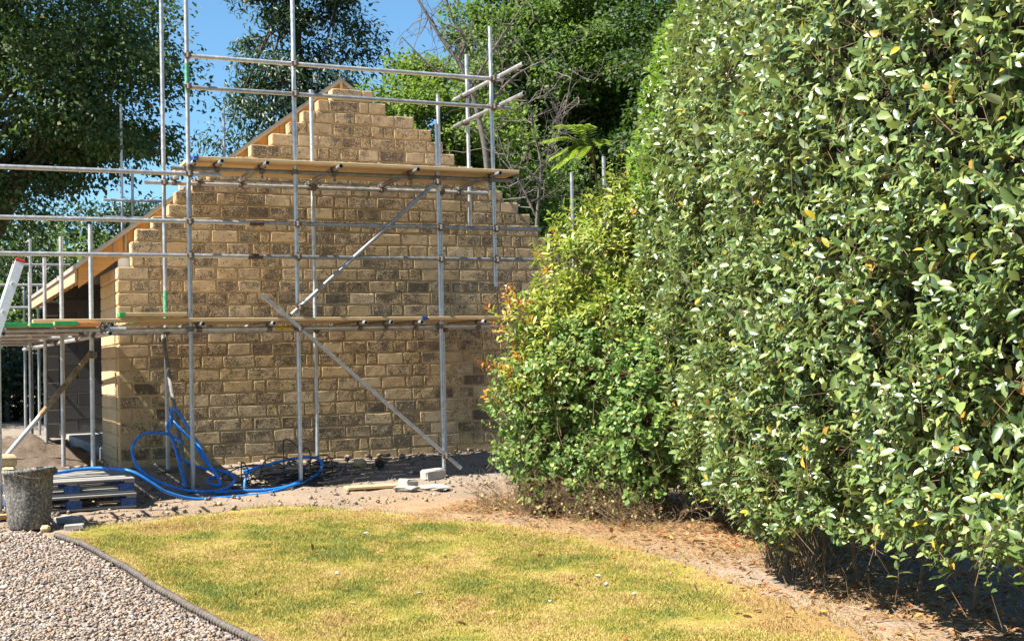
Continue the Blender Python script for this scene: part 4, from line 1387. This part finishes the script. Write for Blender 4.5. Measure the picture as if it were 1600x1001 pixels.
def bush(name, label, cat, center, rad, nshoot, k, size, T, mat, seed, up=.5, L=.16, lump=.5, zmin=.15, young=None, twigs=True, solo=0, lobes=None):
    rng = np.random.default_rng(seed)
    c = np.array(center); r = np.array(rad)
    base = np.array([c[0], c[1], g1(c[0], c[1])])
    root = empty(name, base); tag(root, label, cat)
    LB = [(center, rad)] + list(lobes or [])
    wts = np.array([q[1][0] * q[1][2] for q in LB]); pick = rng.choice(len(LB), nshoot, p=wts / wts.sum())
    cc = np.array([q[0] for q in LB])[pick]; rrad = np.array([q[1] for q in LB])[pick]
    u_ = norm(rng.normal(0, 1, (nshoot, 3)))
    lp = fbm(u_[:, 0] * 2.2 + 5 + pick * 7, u_[:, 1] * 2.2 + 5, u_[:, 2] * 2.2 + 5, 2)
    lp2 = fbm(u_[:, 0] * 6 + 5, u_[:, 1] * 6 + 5, u_[:, 2] * 6 + 5, 2)
    rr = 1 + (lp - .5) * lump * 2 + (lp2 - .5) * .35 - rng.exponential(.10, nshoot)
    Q = cc + u_ * rrad * rr[:, None]
    ok = Q[:, 2] > gz(Q[:, 0], Q[:, 1]) + zmin
    Q, u_, rr = Q[ok], u_[ok], rr[ok]; n = len(Q)
    Dr = norm(u_ * .75 + np.array([0, 0, up]) + rng.normal(0, .4, (n, 3)))
    bp, fr, sz = shoots(Q, Dr, k, L, size * rng.uniform(.75, 1.2, n), rng, .75, .4, u_)
    if solo:
        sc_ = np.where((bp[:, 1] < c[1] - .1), sz * (np.linalg.norm((bp - c) / r, axis=1) > 1.0), 0)
        idx = np.argsort(-sc_)[:solo]
        mask = np.ones(len(bp), bool); mask[idx] = False
        lm = np_mesh('leaf', T[0], T[1]); lm.materials.append(mat)
        for i in idx:
            o = link('leaf', lm, root)
            o.matrix_local = Matrix([list(fr[i][q] * sz[i]) + [float(bp[i][q] - base[q])] for q in range(3)] + [[0, 0, 0, 1]])
        bp, fr, sz = bp[mask], fr[mask], sz[mask]
    leaf_mesh('foliage', T, bp, fr, sz, mat, root, base)['kind'] = 'stuff'
    if twigs:
        sticks('twigs', Q - Dr * (L * 2.2), Q, .003, .0015, M['stem'], root, base, .06)['kind'] = 'stuff'
        for q in range(9):
            a = rng.uniform(0, 6.28)
            p0 = base + [math.cos(a) * .15, math.sin(a) * .15, -.03]
            p3 = c + norm(rng.normal(0, 1, 3)) * r * .6; p3[2] = max(p3[2], base[2] + .5)
            pts = spline([Vector(p0), Vector(p0 * .6 + p3 * .4 + [0, 0, .15]), Vector(p3)], 6)
            MB().path([p - Vector(base) for p in pts], .014, 6, [.016 - .0008 * i for i in range(len(pts))]).build('branch', M['stem'], root)
    return root, Q, Dr, base, rng

root, Q, Dr, base, rng = bush('photinia_bush', 'yellow green bush with orange young leaf tips at the hedge end', 'bush', (1.02, 13.1, 2.55), (.70, .55, .62), 2300, 7, .10, LANCE, M['photinia_leaf'], 31, .55, .18, .6, .9, solo=40,
    lobes=[((.55, 12.95, 1.98), (.62, .5, .50)), ((1.22, 13.05, 3.0), (.42, .4, .62)), ((1.15, 12.6, 2.0), (.5, .5, .6)), ((.45, 12.62, 1.5), (.5, .4, .4))])
# orange and red tips
edge = Q[:, 0] - np.interp(Q[:, 2], [1.4, 2.0, 2.4, 3.0, 3.5], [-.1, -.05, .2, .38, .8])
sel = np.argsort(edge + .25 * (Q[:, 1] - 12.6) + rng.normal(0, .16, len(Q)))[:36]
bp, fr, sz = shoots(Q[sel] + Dr[sel] * .07, norm(Dr[sel] + np.array([-.25, -.1, .35])), 6, .10, np.full(len(sel), .085), rng, .6, .3)
lm = np_mesh('young_leaf', LANCE[0], LANCE[1]); lm.materials.append(M['photinia_young'])
for i in range(0, len(bp), 2):
    o = link('young_leaf', lm, root)
    o.matrix_local = Matrix([list(fr[i][q] * sz[i]) + [float(bp[i][q] - base[q])] for q in range(3)] + [[0, 0, 0, 1]])
leaf_mesh('young_or_lit_foliage', LANCE, bp[1::2], fr[1::2], sz[1::2], M['photinia_young'], root, base)['kind'] = 'stuff'
# one long side shoot that reaches towards the wall
pts = spline([Vector((.35, 12.95, 1.35)), Vector((-.02, 12.7, 1.5)), Vector((-.30, 12.6, 1.60))], 6)
MB().path([p - Vector(base) for p in pts], .004, 6).build('branch', M['stem'], root)
Qs = np.array([list(p) for p in pts[4:]]); Ds = norm(np.tile([-.8, -.1, .35], (len(Qs), 1)) + rng.normal(0, .3, (len(Qs), 3)))
bp, fr, sz = shoots(Qs, Ds, 4, .06, np.full(len(Qs), .10), rng, .7, .4)
for i in range(len(bp)):
    o = link('young_leaf', lm, root)
    o.matrix_local = Matrix([list(fr[i][q] * sz[i]) + [float(bp[i][q] - base[q])] for q in range(3)] + [[0, 0, 0, 1]])

bush('snowberry_bush', 'blue green small leaved bush below the orange tipped one', 'bush', (.62, 12.75, 1.25), (.78, .58, .72), 2600, 7, .060, ROUND, M['snow_leaf'], 32, .3, .18, .6, .20, lobes=[((1.05, 12.5, 1.55), (.55, .5, .7)), ((.38, 12.60, .70), (.52, .42, .42)), ((.90, 12.25, .66), (.50, .38, .42))])
bush('snowberry_bush', 'low green bush pressed between hedge foot and dry stems', 'bush', (1.25, 12.1, 1.0), (.42, .5, .75), 700, 7, .066, ROUND, M['snow_leaf'], 33, .2, .14, .4, .25)

def dry_shrub():
    rng = np.random.default_rng(41)
    base = np.array([.5, 12.5, g1(.5, 12.5)])
    root = empty('dry_shrub', base)
    tag(root, 'tangle of dead brown stems under the blue green bush', 'dry shrub')
    n = 420
    u0 = rng.random(n)
    x = -.12 + 1.5 * u0 + rng.normal(0, .1, n); y = 12.95 - .95 * u0 + rng.normal(0, .2, n)
    A = np.stack([x, y, gz(x, y) - .02], -1)
    B = A + np.stack([rng.normal(-.03, .26, n), rng.normal(-.03, .22, n), rng.uniform(.06, .45, n)], -1)
    sticks('stems', A, B, .0038, .0018, M['twig'], root, base, .08)['kind'] = 'stuff'
    j = rng.integers(0, n, 2600); f = rng.uniform(.3, 1, 2600)[:, None]
    A2 = A[j] * (1 - f) + B[j] * f
    sticks('twigs', A2, A2 + rng.normal(0, .09, (2600, 3)) + [0, 0, .03], .0018, .0009, M['twig'], root, base, .1)['kind'] = 'stuff'
    j = rng.integers(0, n, 1500); f = rng.uniform(.3, 1, 1500)[:, None]
    P = A[j] * (1 - f) + B[j] * f + rng.normal(0, .03, (1500, 3))
    mat = m_leaf('withered_leaf', [(0, (.30, .20, .09)), (.5, (.36, .30, .12)), (.8, (.20, .25, .07)), (1, (.40, .24, .11))], .7, .2, (.4, .3, .1), .2)
    leaf_mesh('withered_leaves', ROUND, P, frames(rng.normal(0, 1, (1500, 3)), rng.normal(0, 1, (1500, 3))), rng.uniform(.018, .04, 1500), mat, root, base)['kind'] = 'stuff'
dry_shrub()

def sapling():
    rng = np.random.default_rng(43)
    base = np.array([1.0, 13.25, g1(1.0, 13.25)])
    root = empty('sapling', base)
    tag(root, 'bright feathery leaved sapling rising above the orange tipped bush', 'sapling')
    top = np.array([.86, 13.2, 3.72])
    MB().path([p - Vector(base) for p in spline([Vector(base), Vector((1.05, 13.3, 2.0)), Vector(top)], 6)], .012, 6).build('trunk', M['stem'], root)
    BP, FR, SZ = [], [], []
    for q, (dx, dy, dz) in enumerate(((-.46, -.1, .16), (-.42, -.12, .0), (-.30, -.25, .26), (-.10, -.3, .30), (-.2, .1, .34), (.12, -.25, .10), (-.38, -.2, -.12), (-.2, -.35, -.05), (-.28, -.05, .06))):
        L = rng.uniform(.85, 1.15)
        pts = spline([Vector(top - [0, 0, .12 * rng.random()]), Vector(top + np.array([dx, dy, dz + .1]) * .5 * L), Vector(top + np.array([dx, dy, dz - .06]) * L)], 10)
        MB().path([p - Vector(base) for p in pts], .0035, 5).build('frond_stalk', M['stem'], root)
        Pn = np.array([list(p) for p in pts]); dd = norm(np.gradient(Pn, axis=0))
        side = norm(np.cross(dd, [0, 0, 1.0]))
        for k in range(4, len(Pn)):
            for sg in (-1, 1):
                BP.append(Pn[k]); FR.append(frames((side[k] * sg + dd[k] * .5)[None], np.array([[rng.normal(0, .2), -.3, 1.0]]))[0]); SZ.append(.125 * (1 - .035 * abs(k - 12)))
    leaf_mesh('leaflets', LANCE, np.array(BP), np.array(FR), np.array(SZ), M['sap_leaf'], root, base)
sapling()

# ------------------------------------------------------------------ trees behind
def tree(name, label, trunk, blobs, size, mat, seed, group='trees behind the garage', bark=None, tr=.22, T=DIAMOND, droop=0.0, limbs=10):
    rng = np.random.default_rng(seed)
    base = np.array([trunk[0][0], trunk[0][1], g1(trunk[0][0], trunk[0][1])])
    root = empty(name, base); tag(root, label, 'tree', group)
    tp = spline([Vector((base[0], base[1], base[2] - .1))] + [Vector(p) for p in trunk[1:]], 6)
    MB().path([p - Vector(base) for p in tp], tr, 10, [tr * (1 - .75 * i / (len(tp) - 1)) for i in range(len(tp))]).build('trunk', bark or M['bark'], root)
    BP, FR, SZ = [], [], []
    lim = MB(); nl = 0
    for (c, r, ncl, per, rc) in blobs:
        c, r = np.array(c, float), np.array(r, float)
        u_ = norm(rng.normal(0, 1, (ncl, 3))) * (rng.random(ncl) ** .45)[:, None]
        C = c + u_ * r
        for k in range(ncl):
            m = int(per * rng.uniform(.6, 1.4))
            rck = rc * rng.uniform(.65, 1.3)
            g = np.clip(rng.normal(0, 1, (m, 3)), -1.7, 1.7) * np.array([1, 1, .55]) * rck * .55
            g[:, 2] -= droop * np.abs(g[:, 0]) * .3
            P = C[k] + g
            outd = norm(g + (C[k] - c) * .5 + 1e-6)
            d = norm(outd * .6 + rng.normal(0, .7, (m, 3)) + np.array([0, 0, -.25 - droop]))
            BP.append(P); FR.append(frames(d, np.array([-.25, -.15, .8]) + outd * .4 + rng.normal(0, .55, (m, 3)))); SZ.append(size * rng.uniform(.6, 1.25, m))
            if nl < limbs * 6 and k % max(1, ncl // limbs) == 0:
                s0 = tp[min(len(tp) - 1, int(len(tp) * rng.uniform(.45, .95)))]
                mid = s0.lerp(Vector(C[k]), .5) + Vector((0, 0, .2))
                pts = spline([s0, mid, Vector(C[k])], 5)
                r0 = tr * .28
                lim.path([p - Vector(base) for p in pts], r0, 6, [r0 * (1 - .8 * i / (len(pts) - 1)) for i in range(len(pts))]); nl += 1
    if lim.v: lim.build('limbs', bark or M['bark'], root)
    leaf_mesh('crown', T, np.concatenate(BP), np.concatenate(FR), np.concatenate(SZ), mat, root, base)
    return root

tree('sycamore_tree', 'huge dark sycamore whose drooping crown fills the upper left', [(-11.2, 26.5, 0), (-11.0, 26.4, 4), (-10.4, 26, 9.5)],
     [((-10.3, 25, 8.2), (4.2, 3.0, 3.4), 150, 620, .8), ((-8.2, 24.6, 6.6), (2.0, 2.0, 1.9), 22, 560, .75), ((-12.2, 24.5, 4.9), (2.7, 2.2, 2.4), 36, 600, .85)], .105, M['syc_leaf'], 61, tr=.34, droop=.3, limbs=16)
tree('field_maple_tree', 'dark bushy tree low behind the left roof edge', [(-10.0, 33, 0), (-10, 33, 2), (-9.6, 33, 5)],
     [((-10.2, 33, 3.1), (4.2, 2, 2.9), 60, 560, 1.0), ((-4.0, 34, 3.6), (3, 2, 2.6), 34, 420, 1.0)], .12, M['ash_leaf'], 62, tr=.2)  # dark leaf colour stands in for shade on this tree
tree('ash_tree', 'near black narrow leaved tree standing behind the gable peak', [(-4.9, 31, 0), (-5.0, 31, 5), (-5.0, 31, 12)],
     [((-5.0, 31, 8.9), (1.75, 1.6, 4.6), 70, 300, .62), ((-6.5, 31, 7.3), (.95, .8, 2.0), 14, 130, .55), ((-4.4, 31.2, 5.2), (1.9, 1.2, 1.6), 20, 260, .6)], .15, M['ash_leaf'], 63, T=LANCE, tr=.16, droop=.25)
tree('lime_tree', 'sunlit yellow green tree right of the gable peak', [(-1.3, 28, 0), (-1.4, 28, 4), (-1.5, 28, 7.5)],
     [((-1.45, 28, 5.5), (1.75, 1.6, 2.9), 120, 620, .52)], .105, M['lime_leaf'], 64, tr=.2)
tree('oak_tree', 'tall mid green oak between lime tree and hedge top', [(2.6, 38, 0), (2.6, 38, 5), (2.4, 38, 12)],
     [((2.8, 37.5, 8.6), (3.5, 2.6, 6.0), 260, 560, .75), ((.2, 36.5, 5.6), (2.2, 1.6, 3.4), 80, 520, .7), ((-.2, 37, 10.2), (1.3, 1.2, 2.4), 40, 460, .6)], .14, M['oak_leaf'], 65, tr=.3)
tree('hazel_tree', 'low leafy tree just right of the wall top steps', [(.6, 28, 0), (.6, 28, 2), (.5, 28, 4.5)],
     [((.5, 28, 3.4), (2.0, 1.3, 2.3), 80, 560, .6)], .10, M['oak_leaf'], 66, tr=.1)
tree('beech_tree', 'dark green tree glimpsed over the rounded hedge shoulder', [(5.6, 32, 0), (5.6, 32, 5), (5.4, 32, 12)],
     [((5.2, 32, 8.0), (2.4, 2.2, 6.2), 150, 460, .75)], .13, M['syc_leaf'], 67, tr=.26)

def bare_tree(name, label, stem, limbs_, r0, seed, ntw, mat):
    rng = np.random.default_rng(seed)
    b = stem[0]; base = np.array([b[0], b[1], g1(b[0], b[1])])
    root = empty(name, base); tag(root, label, 'tree', None)
    pts = spline([Vector((b[0], b[1], base[2] - .05))] + [Vector(p) for p in stem[1:]], 6)
    MB().path([p - Vector(base) for p in pts], r0, 9, [r0 * (1 - .7 * i / (len(pts) - 1)) for i in range(len(pts))]).build('trunk', mat, root)
    src = [np.array([list(p) for p in pts[len(pts) // 3:]])]
    for L in limbs_:
        q = spline([Vector(p) for p in L], 6)
        MB().path([p - Vector(base) for p in q], r0 * .5, 7, [r0 * .5 * (1 - .75 * i / (len(q) - 1)) for i in range(len(q))]).build('limb', mat, root)
        src.append(np.array([list(p) for p in q[2:]]))
    S = np.concatenate(src)
    A, B, ra, rb = [], [], [], []
    for k in range(ntw):
        p = S[rng.integers(len(S))].copy(); d = norm(rng.normal(0, 1, 3) + [0, 0, .35])
        L = rng.uniform(.25, .75); r = .012
        for j in range(4):
            e = p + d * L * .5
            A.append(p); B.append(e); ra.append(r); rb.append(r * .7)
            for _ in range(2):
                e2 = p + (e - p) * rng.random() + norm(d + rng.normal(0, .8, 3)) * L * .35
                A.append(p + (e - p) * .6); B.append(e2); ra.append(r * .5); rb.append(r * .25)
            p = e; d = norm(d + rng.normal(0, .35, 3)); r *= .7
    sticks('twigs', A, B, np.array(ra), np.array(rb), mat, root, base, .06)['kind'] = 'stuff'
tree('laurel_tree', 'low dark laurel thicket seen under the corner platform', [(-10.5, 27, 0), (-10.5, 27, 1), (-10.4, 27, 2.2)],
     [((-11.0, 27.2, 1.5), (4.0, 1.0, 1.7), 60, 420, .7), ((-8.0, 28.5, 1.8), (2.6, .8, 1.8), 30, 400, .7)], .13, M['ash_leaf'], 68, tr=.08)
bare_tree('bare_tree', 'leafless tree with bent pale trunk behind the scaffold end', [(-.36, 24, .5), (-.38, 24, 3.5), (-.40, 24, 5.24), (-.53, 24, 6.12), (-.67, 24, 6.69), (-.89, 24, 7.2), (-1.19, 24, 7.63), (-1.48, 24, 8.14), (-1.9, 24, 8.9)],
          [[(-.89, 24, 7.2), (-.77, 24, 7.58), (-.99, 24, 8.04), (-1.2, 24, 8.9)], [(-.67, 24, 6.69), (-.2, 23.8, 7.4), (.4, 23.6, 8.2)], [(-.53, 24, 6.12), (.1, 24.2, 6.9), (.8, 24.3, 7.3)], [(-.7, 24, 6.8), (-1.3, 23.8, 7.0), (-1.9, 23.7, 7.6)]], .068, 71, 80, M['bark_pale'])
bare_tree('bare_sapling', 'thin dead sapling with bleached branches right of the wall', [(.38, 20, .5), (.40, 20, 3.0), (.42, 20, 3.8), (.5, 20, 4.59), (.42, 20, 5.1), (.35, 20, 5.6)],
          [[(.5, 20, 4.5), (.75, 20, 5.0), (.9, 20, 5.5), (1.05, 20, 6.2)], [(.42, 20, 3.8), (.2, 20, 4.3), (-.05, 20, 4.8), (-.2, 20, 5.3)]], .036, 72, 50, M['bark_pale'])

def far_wood():
    rng = np.random.default_rng(81)
    n = 60000
    x = rng.uniform(-30, 26, n)
    top = 5.2 + 2.6 * fbm(x * .25 + 40, 2.0, 0, 3) + np.clip((x + 2) * .8, 0, 4.5)
    y = 47 + rng.normal(0, 1.3, n) + 2.5 * (fbm(x * .3 + 9, 7.0, 0, 2) - .5)
    z = .5 + (top - .5) * rng.random(n) ** .8
    y = y + (fbm(x * .7 + 50, z * .7, 0, 2) - .5) * 3
    P = np.stack([x, y, z], -1)
    d = norm(rng.normal(0, .7, (n, 3)) + np.array([0, -.2, -.3]))
    o = leaf_mesh('distant_woodland', DIAMOND, P, frames(d, np.array([-.3, -.4, .7]) + rng.normal(0, .5, (n, 3))), .34 * rng.uniform(.6, 1.3, n), M['oak_leaf'])
    tag(o, 'dense far wood closing the view behind all the trees', 'woodland', kind='stuff')
far_wood()

# ------------------------------------------------------------------ litter under the hedge
def litter():
    rng = np.random.default_rng(91)
    n = 4200
    P, s, nrm = curve_samples(LITTER_LINE)
    w = rng.uniform(0, s[-1], n); o = np.where(rng.random(n) < .6, rng.normal(-.12, .42, n), rng.uniform(-1.5, -.1, n))
    x = np.interp(w, s, P[:, 0]) + np.interp(w, s, nrm[:, 0]) * o; y = np.interp(w, s, P[:, 1]) + np.interp(w, s, nrm[:, 1]) * o
    few = rng.random(n) < .03
    x = np.where(few, rng.uniform(-2, 2.2, n), x); y = np.where(few, rng.uniform(7, 12, n), y)
    keep = (y > 6) & (rng.random(n) < .35 + fbm(x * 2, y * 2, 0, 2)); x, y = x[keep], y[keep]; n = len(x)
    B = np.stack([x, y, gz(x, y) + rng.uniform(.006, .03, n)], -1)
    d = rng.normal(0, 1, (n, 3)) * [1, 1, .25]
    T = leaf_template(.24, .22, .16, -.12)
    mat = m_leaf('fallen_leaf', [(0, (.30, .10, .035)), (.25, (.40, .15, .05)), (.5, (.24, .13, .065)), (.7, (.34, .21, .10)), (.88, (.14, .08, .045)), (1, (.46, .28, .05))], .6, .1, (.5, .25, .05), .3)
    o_ = leaf_mesh('fallen_leaves', T, B, frames(d, np.array([0, 0, 1.0]) + rng.normal(0, .35, (n, 3))), rng.uniform(.03, .075, n), mat)
    tag(o_, 'orange and brown fallen leaves scattered along the hedge foot', 'fallen leaves', kind='stuff')
    n = 26000
    w = rng.uniform(s[-1] * .2, s[-1], n); o = rng.normal(-.05, .5, n)
    x = np.interp(w, s, P[:, 0]) + np.interp(w, s, nrm[:, 0]) * o + rng.normal(0, .1, n); y = np.interp(w, s, P[:, 1]) + np.interp(w, s, nrm[:, 1]) * o
    keep = rng.random(n) < np.clip(fbm(x * 1.6, y * 1.6, 3, 3) * 2.4 - .6, .05, 1) * np.where(y < 10.2, .3, 1)
    x, y = x[keep], y[keep]; n = len(x)
    A = np.stack([x, y, gz(x, y) + rng.uniform(0, .02, n)], -1)
    a = rng.uniform(0, 6.28, n); L = rng.uniform(.03, .12, n)
    Bq = A + np.stack([np.cos(a) * L, np.sin(a) * L, rng.uniform(-.005, .045, n)], -1)
    q = NT('straw'); geo = q.n('NewGeometry')
    q.base(q.ramp(geo.outputs['Random Per Island'], [(0, (.26, .145, .06)), (.5, (.36, .23, .10)), (.85, (.46, .33, .17)), (1, (.17, .10, .05))]), .85, 0, .2)
    o_ = sticks('straw', A, Bq, .0018, .0012, q.m, None, (0, 0, 0), .08)
    tag(o_, 'dead straw and grass stalks lying before the bushes', 'straw', kind='stuff')
litter()

CHIP = ['largest pale chip far up the lawn towards the plank', 'white chip on the right of the lawn, farther of a close pair', 'white chip on the right of the lawn, nearer of a close pair', 'rightmost pale chip on the lawn near the litter edge',
        'buff chip in the middle of the lawn nearest the camera', 'small pale chip left of the close white pair', 'dark rimmed chip on the left half of the lawn']
for k, (x, y, sz) in enumerate(((-1.32, 11.44, .045), (.58, 9.45, .035), (.62, 9.17, .03), (.78, 8.81, .034), (-.68, 8.92, .028), (.21, 8.61, .026), (-1.34, 9.66, .03))):
    TV, TF = lump_template(110 + k, 7, 5, .25)
    o = MB().poly(TV * np.array([sz, sz * .7, sz * .6]) * .6, TF.tolist()).build('stone_chip', M['rock'])
    o.location = (x, y, g1(x, y) + .02)
    tag(o, CHIP[k], 'stone', 'stone chips on the lawn')
